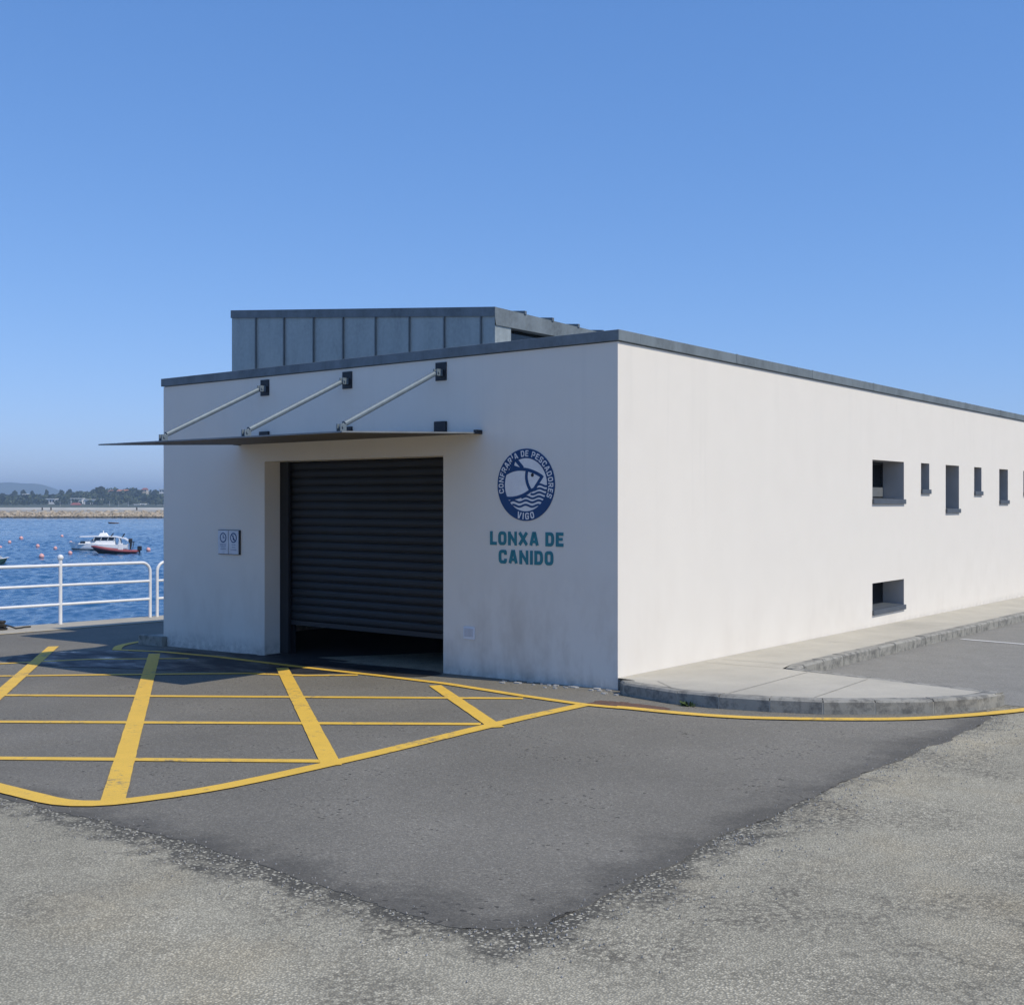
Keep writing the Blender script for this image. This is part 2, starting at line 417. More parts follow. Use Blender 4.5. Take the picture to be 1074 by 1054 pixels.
tag(m.build('quay_edge_line', M['cope_yellow']), kind='structure')
m = MB(); line_strip(m, [(1.063, 6.648), (5.8, 5.4)], .09, .0075)
tag(m.build('white_bay_line', M['white_paint']), kind='structure')
# wet patch in front of the shutter, rust stain and worn paint by the corner
def blob(name, poly, dz, mat, amp=.12, f=1.6):
    pts = resample(fillet(poly, .5, 6, True) + [fillet(poly, .5, 6, True)[0]], .05)[:-1]
    c = Vector((sum(p[0] for p in pts)/len(pts), sum(p[1] for p in pts)/len(pts)))
    out = []
    for p in pts:
        d = (Vector(p) - c).normalized(); k = amp * noise.noise((p[0]*f, p[1]*f, 2)) + amp*.5*noise.noise((p[0]*f*4, p[1]*f*4, 7)) + amp*.2*noise.noise((p[0]*f*14, p[1]*f*14, 7))
        out.append((p[0] + d.x*k, p[1] + d.y*k))
    bm = bmesh.new(); fc = bm.faces.new([bm.verts.new((x, y, g(x, y) + dz)) for x, y in out]); bmesh.ops.triangulate(bm, faces=[fc])
    me = bpy.data.meshes.new(name); bm.to_mesh(me); bm.free(); me.materials.append(mat)
    for p in me.polygons:
        if p.normal.z < 0: p.flip()
    o = bpy.data.objects.new(name, me); COL.objects.link(o); tag(o, kind='structure'); return o
blob('wet_ground', [(-2.1, .05), (-2.0, -.42), (-2.9, -.56), (-3.4, -.95), (-4.2, -1.35), (-5.3, -1.75), (-6.2, -2.15), (-7.2, -2.2), (-7.6, -1.5), (-7.0, -.5), (-6.2, -.12), (-5.0, .0)], .0066, M['wet'])
blob('rust_stain', [(.2, -.60), (.55, -.60), (.95, -.66), (1.0, -.83), (.6, -.86), (.25, -.9)], .0060, M['rust_stain'], .10, 5)

# ------------------------------------------------------------------ pavements and kerbs
KH = .118
KP = [(.105, -.125), (.22, -.245), (.88, -.43), (1.28, -.43), (1.7, -.345), (2.1, -.2), (2.44, .04), (2.8, .36), (3.04, .71), (3.135, 1.13)]
KB = [(3.135, 1.13), (2.72, 1.235), (2.3, 1.34), (1.88, 1.44), (1.46, 1.535), (1.06, 1.63)]
KW = [(1.06, 1.63), (.97, 1.95)] + [(.955, 1.95 + .52 * k) for k in range(1, 44)]
def kerb_run(path, kw=.13, name='kerb', hgt=KH):
    inner = offset_line(path, kw); core_o = offset_line(path, .002)
    m = MB(); gap = .005
    for i in range(len(path) - 1):
        a, b, c, d = map(Vector, (path[i], path[i+1], inner[i+1], inner[i]))
        u = (b-a).normalized() * gap
        q = [a+u, b-u, c-u, d+u]
        hh = hgt + random.uniform(-.003, .003)
        ch = .018
        n = Vector((-(b-a).normalized().y, (b-a).normalized().x)) * ch
        zz = lambda p: g(p[0], p[1])
        v = [(q[0].x, q[0].y, zz(q[0]) - .1), (q[1].x, q[1].y, zz(q[1]) - .1), (q[2].x, q[2].y, zz(q[2]) - .1), (q[3].x, q[3].y, zz(q[3]) - .1),
             (q[0].x, q[0].y, zz(q[0]) + hh - ch), (q[1].x, q[1].y, zz(q[1]) + hh - ch),
             (q[0].x + n.x, q[0].y + n.y, zz(q[0]) + hh), (q[1].x + n.x, q[1].y + n.y, zz(q[1]) + hh), (q[2].x, q[2].y, zz(q[2]) + hh), (q[3].x, q[3].y, zz(q[3]) + hh)]
        m.add(v, [(0,1,5,4), (4,5,7,6), (6,7,8,9), (2,3,9,8), (1,2,8,7,5), (3,0,4,6,9), (3,2,1,0)])
        if i:
            e = (a - c if False else (b-a).normalized()) * .006; nn = Vector((-e.y, e.x)).normalized()
            m.prism([tuple(a - e + nn*.003), tuple(a + e + nn*.003), tuple(d + e), tuple(d - e)], lambda x, y: g(x, y) - .08, lambda x, y: g(x, y) + hgt - .021, 1)
    o = m.build(name, [M['kerb_concrete'], M['mortar']]); tag(o, kind='structure'); return inner
i1 = kerb_run(KP); i2 = kerb_run(KB); i3 = kerb_run(KW)
def sheet(name, poly, dz, mat):
    bm = bmesh.new(); fc = bm.faces.new([bm.verts.new((x, y, g(x, y) + dz)) for x, y in poly]); bmesh.ops.triangulate(bm, faces=[fc])
    me = bpy.data.meshes.new(name); bm.to_mesh(me); bm.free(); me.materials.append(mat)
    for p in me.polygons:
        if p.normal.z < 0: p.flip()
    o = bpy.data.objects.new(name, me); COL.objects.link(o); tag(o, kind='structure'); return o
i1[-1] = (2.98, 1.05); i2[0] = (2.98, 1.05); i2[-1] = (.93, 1.53); i3[0] = (.93, 1.53)
sheet('sidewalk', [(.002, .004)] + i1 + i2[1:] + i3[1:] + [(.002, i3[-1][1])], KH - .002, M['walk_concrete'])
m = MB()
for k in range(9):
    y = 1.9 + 2.4*k
    m.add([(x_, y_, g(x_, y_) + KH + .0015) for x_, y_ in ((.004, y), (.815, y), (.815, y + .009), (.004, y + .009))], [(0, 1, 2, 3)])
for a_, b_ in (((.42, .02), (.72, -.26)), ((1.25, 1.40), (1.30, -.28)), ((.004, 1.55), (.9, 1.55)), ((1.9, 1.26), (1.98, -.1))):
    a_, b_ = Vector(a_), Vector(b_); n_ = (b_ - a_).normalized(); n_ = Vector((-n_.y, n_.x))*.004
    m.add([(p.x, p.y, g(p.x, p.y) + KH + .0015) for p in (a_ - n_, b_ - n_, b_ + n_, a_ + n_)], [(0, 1, 2, 3)])
tag(m.build('sidewalk_joint', M['joint']), kind='structure')
kerb_run([(-7.47, 24 - .5*k) for k in range(0, 48)] + [(-7.47, .002)], .13)
m = MB(); m.prism([(-7.47, -.085), (-6.95, -.085), (-6.95, -.002), (-7.47, -.002)], lambda x, y: g(x, y) - .1, lambda x, y: g(x, y) + .13)
tag(m.build('kerb', M['kerb_concrete'], bevel=.012), kind='structure')
sheet('sidewalk', [(-7.34, 0.0), (-7.035, 0.0), (-7.035, 24), (-7.34, 24)], .117, M['walk_concrete'])
# quay edge
m = MB()
ys = [-400, -60, -12] + [-12 + 2.0*k for k in range(1, 15)] + [60, 400]
for a, b in zip(ys, ys[1:]):
    m.prism([(QX - .03, a + .004), (QX + 1.0, a + .004), (QX + 1.0, b - .004), (QX - .03, b - .004)], lambda x, y: g(x, y) - .35, lambda x, y: g(x, y) + .012)
tag(m.build('quay_cope', M['cope_concrete'], bevel=.012), kind='structure')
m = MB(); m.prism([(QX, -2500), (QX + .6, -2500), (QX + .6, 2500), (QX, 2500)], SEA - 1.0, -.65)
tag(m.build('quay_wall', M['quay_concrete']), kind='structure')
# water
m = MB(); m.quad((-9000, -4000, SEA - .14), (QX + .3, -4000, SEA - .14), (QX + .3, 9000, SEA - .14), (-9000, 9000, SEA - .14))
rowsd = [24.0]
while rowsd[-1] < 372: rowsd.append(rowsd[-1] + max(.20, min(.9, rowsd[-1]*.0036)))
wcols = [-1000 + 5.2*k for k in range(159)] + [-170 + 2.6*k for k in range(170)]
def wave(x, y):
    u = x*.79 + y*.61; v = -x*.61 + y*.79        # wind direction
    gust = .75 + .5*noise.noise((u*.03, v*.02, 9))
    a = .055*noise.noise((u*.42, v*.26, 0)) + .060*noise.noise((u*1.2, v*.7, 4)) + .040*noise.noise((u*2.7, v*1.7, 8))
    return a*gust*2.2
wv = []
for d in rowsd:
    for px_ in wcols:
        p = far(px_, d); wv.append((p.x, p.y, SEA + (wave(p.x, p.y) if p.x < QX + .25 else -.3)))
nc = len(wcols)
m.add(wv, [(r*nc + k, r*nc + k + 1, (r+1)*nc + k + 1, (r+1)*nc + k) for r in range(len(rowsd)-1) for k in range(nc-1)], 0, True)
tag(m.build('sea', M['water']), kind='structure')

# ------------------------------------------------------------------ the fish market building
BW, BL, WT = 7.03, 24.0, 3.25
B = empty('market_building')
tag(B, 'low white rendered fish market hall with zinc roof edge and dark roller shutter', 'building')
ZB = -.45
def wall(m, face, u0, u1, z0, z1, holes, depth, rv, mi=0, ends=(True, True)):
    """vertical wall slab with openings; face maps (u, d, z) -> xyz"""
    us = sorted({u0, u1} | {h[0] for h in holes} | {h[1] for h in holes}); zs = sorted({z0, z1} | {h[2] for h in holes} | {h[3] for h in holes})
    def solid(i, j):
        if not (0 <= i < len(us)-1 and 0 <= j < len(zs)-1): return False
        uc = (us[i]+us[i+1])/2; zc = (zs[j]+zs[j+1])/2
        return not any(h[0] < uc < h[1] and h[2] < zc < h[3] for h in holes)
    for i in range(len(us)-1):
        for j in range(len(zs)-1):
            if not solid(i, j): continue
            a, b, c, d = us[i], us[i+1], zs[j], zs[j+1]
            m.quad(face(a, 0, c), face(b, 0, c), face(b, 0, d), face(a, 0, d), mi)
            m.quad(face(b, depth, c), face(a, depth, c), face(a, depth, d), face(b, depth, d), mi)
            if not solid(i-1, j) and not (i == 0 and not ends[0]): m.quad(face(a, depth, c), face(a, 0, c), face(a, 0, d), face(a, depth, d), rv)
            if not solid(i+1, j) and not (i == len(us)-2 and not ends[1]): m.quad(face(b, 0, c), face(b, depth, c), face(b, depth, d), face(b, 0, d), rv)
            if not solid(i, j-1): m.quad(face(a, 0, c), face(a, depth, c), face(b, depth, c), face(b, 0, c), rv)
            if not solid(i, j+1): m.quad(face(a, 0, d), face(b, 0, d), face(b, depth, d), face(a, depth, d), rv)
WIN = [  # y0, y1, z sill top, z head, big
    (6.29, 7.49, 1.80, 2.33, 'wide'), (8.20, 8.565, 1.95, 2.335, 'slot'), (9.315, 9.965, 1.655, 2.335, 'slot'),
    (10.75, 11.15, 1.942, 2.335, 'slot'), (12.17, 12.70, 1.795, 2.335, 'slot'), (13.70, 14.12, 1.945, 2.335, 'slot'),
    (6.29, 7.49, .295, .655, 'low'), (15.2, 15.75, 1.655, 2.335, 'slot')]
DOOR = (-5.023, -2.169, -.45, 2.24)
m = MB()
wall(m, lambda u, d, z: (u, d, z), -BW, 0, ZB, WT, [DOOR], .36, 0)
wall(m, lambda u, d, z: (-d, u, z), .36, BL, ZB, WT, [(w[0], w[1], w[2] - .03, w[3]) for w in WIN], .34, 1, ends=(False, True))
wall(m, lambda u, d, z: (-u, BL - d, z), .34, BW, ZB, WT, [], .3, 0, ends=(False, True))
wall(m, lambda u, d, z: (-BW + d, BL - .3 - u, z), 0, BL - .66, ZB, WT, [], .3, 0, ends=(False, False))
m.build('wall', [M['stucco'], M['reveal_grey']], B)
m = MB(); m.box((-BW + .3, .36, 2.80), (-.34, BL - .3, 2.95)); m.build('roof', [M['zinc_roof']], B)
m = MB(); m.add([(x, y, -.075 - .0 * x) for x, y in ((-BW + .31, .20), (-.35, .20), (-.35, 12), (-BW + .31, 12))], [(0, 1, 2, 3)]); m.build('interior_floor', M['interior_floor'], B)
# ramped threshold strip of concrete in the doorway
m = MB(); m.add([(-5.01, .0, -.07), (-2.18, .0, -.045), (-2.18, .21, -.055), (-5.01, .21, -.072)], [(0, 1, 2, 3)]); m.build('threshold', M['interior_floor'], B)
# roof edge coping (with hidden drip below): folded zinc pieces
CPZ0, CPZ1 = WT + .008, WT + .108
m = MB()
def cope_run(m, p, q, out, inn, seg=2.0, mi=0):
    p = Vector(p); q = Vector(q); d = (q - p); L = d.length; d.normalize(); n = Vector((d.y, -d.x))
    k = max(1, round(L / seg))
    for i in range(k):
        a = p + d * (L * i / k + (.002 if i else 0)); b = p + d * (L * (i+1) / k - (.002 if i < k-1 else 0))
        e = random.uniform(-.002, .002)
        quad = [a + n*(out+e), b + n*(out+e), b - n*inn, a - n*inn]
        m.prism([(v.x, v.y) for v in quad], CPZ0, CPZ1, mi)
        if i:
            c = p + d * (L * i / k)
            m.prism([((c - d*.02 + n*(out+.004)).x, (c - d*.02 + n*(out+.004)).y), ((c + d*.02 + n*(out+.004)).x, (c + d*.02 + n*(out+.004)).y), ((c + d*.02 + n*(out-.01)).x, (c + d*.02 + n*(out-.01)).y), ((c - d*.02 + n*(out-.01)).x, (c - d*.02 + n*(out-.01)).y)], CPZ0 + .004, CPZ1 + .003, mi)
cope_run(m, (-BW - .025, 0), (.025, 0), .025, .36, 9)
cope_run(m, (0, .362), (0, BL), .025, .34, 1.95)
cope_run(m, (-.341, BL), (-BW, BL), .02, .3, 2)
cope_run(m, (-BW, BL - .302), (-BW, .362), .02, .3, 2)
m.box((-BW + .01, .012, WT), (-.012, .3, CPZ0 + .001), 1); m.box((-.3, .301, WT), (-.012, BL - .32, CPZ0 + .001), 1)
m.build('coping', [M['zinc_cap'], M['zinc_seam']], B, bevel=.003)
# ---- roof monitor
MX0, MX1, MY0, MY1 = -6.90, -2.27, 1.0, 9.0
def mz(x, y): return 3.935 + (MX1 - x) * .0925 - (y - MY0) * .022
m = MB()
wp = [(MX0, MY0, 2.95), (MX1 - .28, MY0, 2.95), (MX1 - .28, MY0, mz(MX1 - .28, MY0) - .1), (MX0, MY0, mz(MX0, MY0) - .1)]
m.quad(*wp)
m.quad((MX0, MY1, 2.95), (MX0, MY0, 2.95), (MX0, MY0, mz(MX0, MY0) - .1), (MX0, MY1, mz(MX0, MY1) - .1))
m.quad((MX1, MY1, 2.95), (MX0, MY1, 2.95), (MX0, MY1, mz(MX0, MY1) - .1), (MX1, MY1, mz(MX1, MY1) - .1))
# front panel return up to the fascia corner and the right side cheek
m.quad((MX1 - .28, MY0, 2.95), (MX1 - .015, MY0, 2.95), (MX1 - .015, MY0, mz(MX1, MY0) - .1), (MX1 - .28, MY0, mz(MX1 - .28, MY0) - .1))
m.box((MX1 - .06, MY0 + .001, 2.95), (MX1 - .015, MY0 + .29, 3.74))
mon = m.build('roof_monitor', M['zinc_panel'], B)
for x in (-6.385, -5.821, -5.255, -4.714, -4.147, -3.584, -3.033, -2.481):
    m = MB(); m.box((x - .007, MY0 - .024, 2.95), (x + .007, MY0 - .0005, mz(x, MY0) - .1)); m.build('standing_seam', M['zinc_seam'], mon)
m = MB()      # roof slab with fascias
FD = .17
def ring(z_of): return [(MX0 - .004, MY0 - .018), (MX1, MY0 - .018), (MX1, MY1), (MX0 - .004, MY1)]
P4 = ring(0)
top = [(x, y, mz(x, y)) for x, y in P4]; bot = [(x, y, mz(x, y) - .105) for x, y in P4]
m.add(top + bot, [(0, 1, 2, 3), (0, 4, 5, 1), (2, 6, 7, 3), (3, 7, 4, 0)])
m.quad((MX1, MY0 - .018, mz(MX1, MY0) - .105), (MX1, MY1, 3.73), (MX1, MY1, mz(MX1, MY1)), (MX1, MY0 - .018, mz(MX1, MY0)))
m.add([(MX1, MY0 - .018, mz(MX1, MY0) - .105), (MX1, MY0 + .001, 3.735), (MX1, MY1, 3.735), (MX1, MY1, 3.73)], [(0, 1, 2, 3)])
m.add([(x, y, (3.735 if x > -3 else mz(x, y) - .105)) for x, y in [(MX0, MY0), (MX1 - .07, MY0), (MX1 - .07, MY1), (MX0, MY1)]], [(3, 2, 1, 0)])
m.quad((MX1 - .07, MY0 + .002, 3.735), (MX1, MY0 + .002, 3.735), (MX1, MY1, 3.735), (MX1 - .07, MY1, 3.735))
fas = m.build('fascia', M['zinc_cap'], mon)
for k in range(10):
    m = MB(); y = 1.53 + .535 * k
    m.prism([(MX1 - 4.4, y - .015), (MX1 + .012, y - .015), (MX1 + .012, y + .2 * .1), (MX1 - 4.4, y + .02)], lambda a, b: mz(a, b) - .004, lambda a, b: mz(a, b) + .035); m.build('roof_seam', M['zinc_seam'], mon)
m = MB(); m.quad((MX1 - .14, MY0 + .29, 2.95), (MX1 - .14, MY1 - .1, 2.95), (MX1 - .14, MY1 - .1, 3.735), (MX1 - .14, MY0 + .29, 3.735))
wn = m.build('window', M['dark_glass'], mon)
m = MB()
for k in range(8):
    y = MY0 + .30 + k * 1.05; m.box((MX1 - .135, y, 2.95), (MX1 - .085, y + .05, 3.733))
m.box((MX1 - .135, MY0 + .36, 3.12), (MX1 - .09, MY1 - .1, 3.17)); m.build('frame', M['dark_steel'], mon)
# ---- roller shutter
SY = .295; SB = .335
m = MB(); n = 20; top_z = 2.235; pit = (top_z - SB) / n
prof = []
for k in range(n):
    z = SB + k * pit
    for q, dy in ((.0, .012), (.10, .002), (.35, -.005), (.65, -.005), (.88, .002), (.97, .012)): prof.append((z + q * pit, SY + dy))
L = len(prof)
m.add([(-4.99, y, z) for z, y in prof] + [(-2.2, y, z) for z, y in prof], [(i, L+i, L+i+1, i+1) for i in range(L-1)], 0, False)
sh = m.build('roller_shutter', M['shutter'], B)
m = MB(); m.box((-4.99, SY - .02, SB - .055), (-2.2, SY + .03, SB - .001)); m.build('bottom_bar', M['guide'], sh)
m = MB(); m.box((-5.02, .235, -.07), (-4.87, SY - .021, 2.238)); m.box((-5.02, SY + .032, -.07), (-4.87, SY + .06, 2.238)); m.build('guide_rail', M['guide'], sh)
m = MB(); m.box((-2.26, .235, -.06), (-2.172, SY - .021, 2.238)); m.box((-2.26, SY + .032, -.06), (-2.172, SY + .06, 2.238)); m.build('guide_rail', M['guide'], sh)
m = MB(); m.box((-2.31, SY + .035, .02), (-2.285, SY + .05, .30)); m.build('edge_strip', M['pale_metal'], sh)
# ---- windows of the sunlit wall
for (y0, y1, z0, z1, kd) in WIN:
    m = MB(); X = -.315
    fr = .035
    m.box((X - .03, y0 + .001, z0), (X + .01, y0 + fr, z1 - .001)); m.box((X - .03, y1 - fr, z0), (X + .01, y1 - .001, z1 - .001))
    m.box((X - .03, y0 + fr, z1 - fr), (X + .01, y1 - fr, z1 - .001)); m.box((X - .03, y0 + fr, z0), (X + .01, y1 - fr, z0 + fr))
    w = m.build('window', M['louvre'], B)
    if kd == 'slot':
        m = MB(); m.box((X - .02, y0 + fr, z0 + fr), (X - .012, y1 - fr, z1 - fr)); m.build('pane', M['dark_glass'], w)
    else:
        m = MB(); zb = z0 + (.17 if kd == 'wide' else .04); k = 0; z = zb
        while z < z1 - .05:
            m.add([(X - .02, y0 + fr, z + .03), (X + .004, y0 + fr, z), (X + .004, y1 - fr, z), (X - .02, y1 - fr, z + .03)], [(0, 1, 2, 3)])
            m.add([(X - .02, y0 + fr, z + .034), (X + .004, y0 + fr, z + .006), (X + .004, y1 - fr, z + .006), (X - .02, y1 - fr, z + .034)], [(0, 1, 2, 3)])
            z += .036
        m.box((X - .028, y0 + fr, zb), (X - .022, y1 - fr, z1 - fr)); m.build('louvre', M['louvre'], w)
        if kd == 'wide':
            m = MB(); m.box((X - .02, y0 + fr, z0 + fr), (X + .02, y1 - fr, zb - .005)); m.build('panel', M['louvre_frame'], w)
    m = MB()
    m.add([(X + .011, y0 + .001, z0 + .012), (X + .011, y1 - .001, z0 + .012), (.0, y1 - .001, z0 - .004), (.0, y0 + .001, z0 - .004)], [(0, 1, 2, 3)][::-1] and [(3, 2, 1, 0)])
    m.box((.0015, y0 - .006, z0 - .072), (.030, y1 + .016, z0 - .005))
    m.build('sill', M['sill_zinc'], w, bevel=.004)
# ---- canopy over the shutter
CX0, CX1, CYO = -5.48, -1.66, -1.93
def cz(y): return 2.452 + y * .041
m = MB()
pts = [(CX0, 0), (CX1, 0), (CX1, CYO), (CX0, CYO)]
tp = [(x, y - (0 if y else .004), cz(y) + .014) for x, y in pts]; bt = [(x, y - (0 if y else .004), cz(y)) for x, y in pts]
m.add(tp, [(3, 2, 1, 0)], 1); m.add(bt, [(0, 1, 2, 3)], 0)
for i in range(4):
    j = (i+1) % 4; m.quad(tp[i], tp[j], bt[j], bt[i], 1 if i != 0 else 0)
can = m.build('canopy', [M['canopy_under'], M['canopy_top']], B)
m = MB()
for x in (-3.58,): m.box((x - .01, CYO + .02, cz(-1) - .052), (x + .01, -.02, cz(-1) - .0425))
for x in (-5.01, -3.6, -2.195):
    m2 = MB(); m2.box((x - .075, -.012, 3.025), (x + .075, -.001, 3.215)); m2.build('wall_plate', M['dark_steel'], can)
    m2 = MB()
    a = Vector((x, -.075, 3.105)); b = Vector((x, -1.44, cz(-1.44) + .085)); d = (b - a).normalized()
    m2.tube([a + d*.05, b - d*.05], .029, 14)
    st = m2.build('strut', M['galv'], can)
    m3 = MB(); m3.box((x - .028, -.10, 3.07), (x - .018, -.012, 3.14)); m3.box((x + .018, -.10, 3.07), (x + .028, -.012, 3.14))
    m3.tube([(x - .04, -.075, 3.105), (x + .04, -.075, 3.105)], .012, 8); m3.tube([a - d*.02, a + d*.06], .014, 8)
    m3.build('clevis', M['galv'], can)
    m3 = MB(); zb = cz(-1.44) + .0142
    m3.box((x - .07, -1.53, zb), (x + .07, -1.36, zb + .01)); m3.box((x - .028, -1.47, zb + .01), (x - .018, -1.39, zb + .09)); m3.box((x + .018, -1.47, zb + .01), (x + .028, -1.39, zb + .09))
    m3.tube([(x - .04, b.y, b.z - .01), (x + .04, b.y, b.z - .01)], .012, 8); m3.tube([b - d*.06, b], .014, 8)
    m3.build('clevis', M['galv'], can)
    m3 = MB(); m3.box((x - .08, -.03, cz(0) + .03), (x + .08, -.001, cz(0) + .145)); m3.box((x - .05, -.16, cz(0) + .02), (x + .05, -.03, cz(0) + .032)); m3.build('bracket', M['dark_steel'], can)
m2 = MB(); m2.box((CX1 - .02, -.09, cz(-.05) - .005), (CX1 + .022, -.001, cz(0) + .035)); m2.build('end_bracket', M['dark_steel'], can)
m2 = MB(); m2.box((CX0 - .02, -.09, cz(-.05) - .005), (CX0 + .022, -.001, cz(0) + .035)); m2.build('end_bracket', M['dark_steel'], can)
# ---- small covers on the walls
m = MB(); m.box((-1.885, -.012, .345), (-1.735, -.001, .475)); cv = m.build('cover_plate', M['cover_white'], B, bevel=.004)
m = MB(); m.box((-1.868, -.017, .375), (-1.752, -.0125, .46)); m.build('lid', M['plaque'], cv, bevel=.003)

# ------------------------------------------------------------------ lettering
def stroke_poly(pts, w, closed=False, cap=0.0):
    P_ = [Vector(p) for p in pts]; n = len(P_)
    if not closed and cap:
        P_[0] = P_[0] + (P_[0]-P_[1]).normalized()*cap; P_[-1] = P_[-1] + (P_[-1]-P_[-2]).normalized()*cap
    A = []; Bq = []
    for i in range(n):
        a = P_[(i-1) % n] if (closed or i) else None; b = P_[(i+1) % n] if (closed or i < n-1) else None
        p = P_[i]
        d1 = (p-a).normalized() if a is not None else (b-p).normalized(); d2 = (b-p).normalized() if b is not None else d1
        nn = Vector((-(d1+d2).y, (d1+d2).x))
        nn = nn.normalized() if nn.length > 1e-6 else Vector((-d1.y, d1.x))
        k = 1 / max(.45, nn.dot(Vector((-d1.y, d1.x))))
        A.append(p + nn*w/2*k); Bq.append(p - nn*w/2*k)
    return A, Bq
def stroke(m, pts, w, xf, d, closed=False, cap=0.0, mi=0):
    """a raised painted stroke; xf maps (u, v, depth) to world"""
    A, Bq = stroke_poly(pts, w, closed, cap); n = len(A); last = n if closed else n-1
    vs = [xf(p.x, p.y, d) for p in A] + [xf(p.x, p.y, d) for p in Bq] + [xf(p.x, p.y, 0) for p in A] + [xf(p.x, p.y, 0) for p in Bq]
    fs = []
    for i in range(last):
        j = (i+1) % n
        fs += [(i, n+i, n+j, j), (i, j, 2*n+j, 2*n+i), (n+j, n+i, 3*n+i, 3*n+j)]
    if not closed: fs += [(0, 2*n, 3*n, n), (n-1, 2*n-1, 4*n-1, 3*n-1)]
    m.add(vs, fs, mi)
OO = [(0, 0), (1, 0), (1, 1), (0, 1)]
GL = {  # strokes: (points, closed, fillet)
 'O': [(OO, True, .34)], 'D': [(OO, True, [0, .42, .42, 0])],
 'L': [([(0, 1), (0, 0), (1, 0)], False, 0)], 'N': [([(0, 0), (0, 1)], False, 0), ([(0, 1), (1, 0)], False, 0), ([(1, 0), (1, 1)], False, 0)],
 'X': [([(0, 0), (1, 1)], False, 0), ([(0, 1), (1, 0)], False, 0)],
 'A': [([(.02, -.1), (.40, 1.02), (.60, 1.02), (.98, -.1)], False, 0), ([(.22, .24), (.78, .24)], False, 0)],
 'E': [([(1, 1), (0, 1), (0, 0), (1, 0)], False, 0), ([(0, .52), (.85, .52)], False, 0)],
 'F': [([(1, 1), (0, 1), (0, 0)], False, 0), ([(0, .5), (.85, .5)], False, 0)],
 'C': [([(1, .68), (1, 1), (0, 1), (0, 0), (1, 0), (1, .32)], False, .34)],
 'I': [([(.5, 0), (.5, 1)], False, 0)], 'Í': [([(.5, 0), (.5, 1)], False, 0), ([(.4, 1.3), (.75, 1.5)], False, 0)],
 'R': [([(0, 0), (0, 1), (1, 1), (1, .46), (0, .46)], False, [0, 0, .3, .3, 0]), ([(.5, .46), (1, 0)], False, 0)],
 'P': [([(0, 0), (0, 1), (1, 1), (1, .42), (0, .42)], False, [0, 0, .3, .3, 0])],
 'S': [([(1, .76), (1, 1), (0, 1), (0, .54), (1, .46), (1, 0), (0, 0), (0, .24)], False, .27)],
 'V': [([(.02, 1.1), (.40, -.02), (.60, -.02), (.98, 1.1)], False, 0)],
 'G': [([(1, .72), (1, 1), (0, 1), (0, 0), (1, 0), (1, .46), (.55, .46)], False, [0, .34, .34, .34, .34, 0, 0])]}
WID = {'I': .3, 'Í': .3, 'A': 1.12, 'X': 1.08, 'V': 1.1, 'N': 1.08, 'E': .86, 'F': .84, 'L': .82}
def glyph(m, ch, H, W, T, xf, d, mi=0):
    for k, (pts, closed, fl) in enumerate(GL[ch]):
        q = fillet(pts, fl, 5, closed) if fl else pts
        q = [(T/2 + x*(W-T), T/2 + y*(H-T)) for x, y in q]
        diag = ch in 'AVXCSG' or (ch == 'N' and k == 1)
        stroke(m, q, T*(.85 if (len(GL[ch]) > 1 and k and ch in 'AEFN') else 1), xf, d + .0004*k, closed, 0 if (closed or diag and ch != 'X') else T/2*(.6 if diag else 1) , mi)
def text_width(s, W, gap): return sum(W*WID.get(c, 1) if c != ' ' else W*.36 for c in s) + gap*(len(s)-1)
m = MB()
def line_of_text(m, s, xc, zb, H, W, T, gap, d=.006):
    u = xc - text_width(s, W, gap)/2
    for c in s:
        w = W*WID.get(c, 1) if c != ' ' else W*.36
        if c != ' ': glyph(m, c, H, w, T, (lambda a, b, dd, u0=u: (u0 + a, -.001 - dd, zb + b)), d)
        u += w + gap
line_of_text(m, 'LONXA DE', -1.078, 1.322, .138, .103, .032, .0225)
line_of_text(m, 'CANIDO', -1.082, 1.138, .138, .103, .032, .0225)
o = m.build('wall_lettering', M['teal'], None)
tag(o, 'teal capital letters LONXA DE CANIDO mounted on the white wall under the emblem', 'lettering')

# ------------------------------------------------------------------ round emblem
EC = Vector((-1.079, 0, 1.925)); ER = .357
EM = empty('emblem_sign', (EC.x, 0, EC.z))
tag(EM, 'round navy and white fish emblem on the wall above the teal lettering', 'sign')
def ex(a, b, d): return (a, -.001 - d, b)
def disc(m, r0, r1, d, n=72, mi=0):
    o_ = [(r1*math.cos(2*math.pi*k/n), r1*math.sin(2*math.pi*k/n)) for k in range(n)]
    if r0 <= 0:
        m.add([ex(x, z, d) for x, z in o_] + [ex(x, z, 0) for x, z in o_], [tuple(range(n))] + [((i+1) % n, i, n+i, n+(i+1) % n) for i in range(n)], mi)
    else:
        stroke(m, [((r0+r1)/2*math.cos(2*math.pi*k/n), (r0+r1)/2*math.sin(2*math.pi*k/n)) for k in range(n)], r1-r0, ex, d, True, 0, mi)
RI = ER * .735
m = MB(); disc(m, 0, ER - .004, .003); m.build('disc', M['sign_white'], EM)
m = MB(); disc(m, RI, ER, .005); m.build('ring', M['navy'], EM)
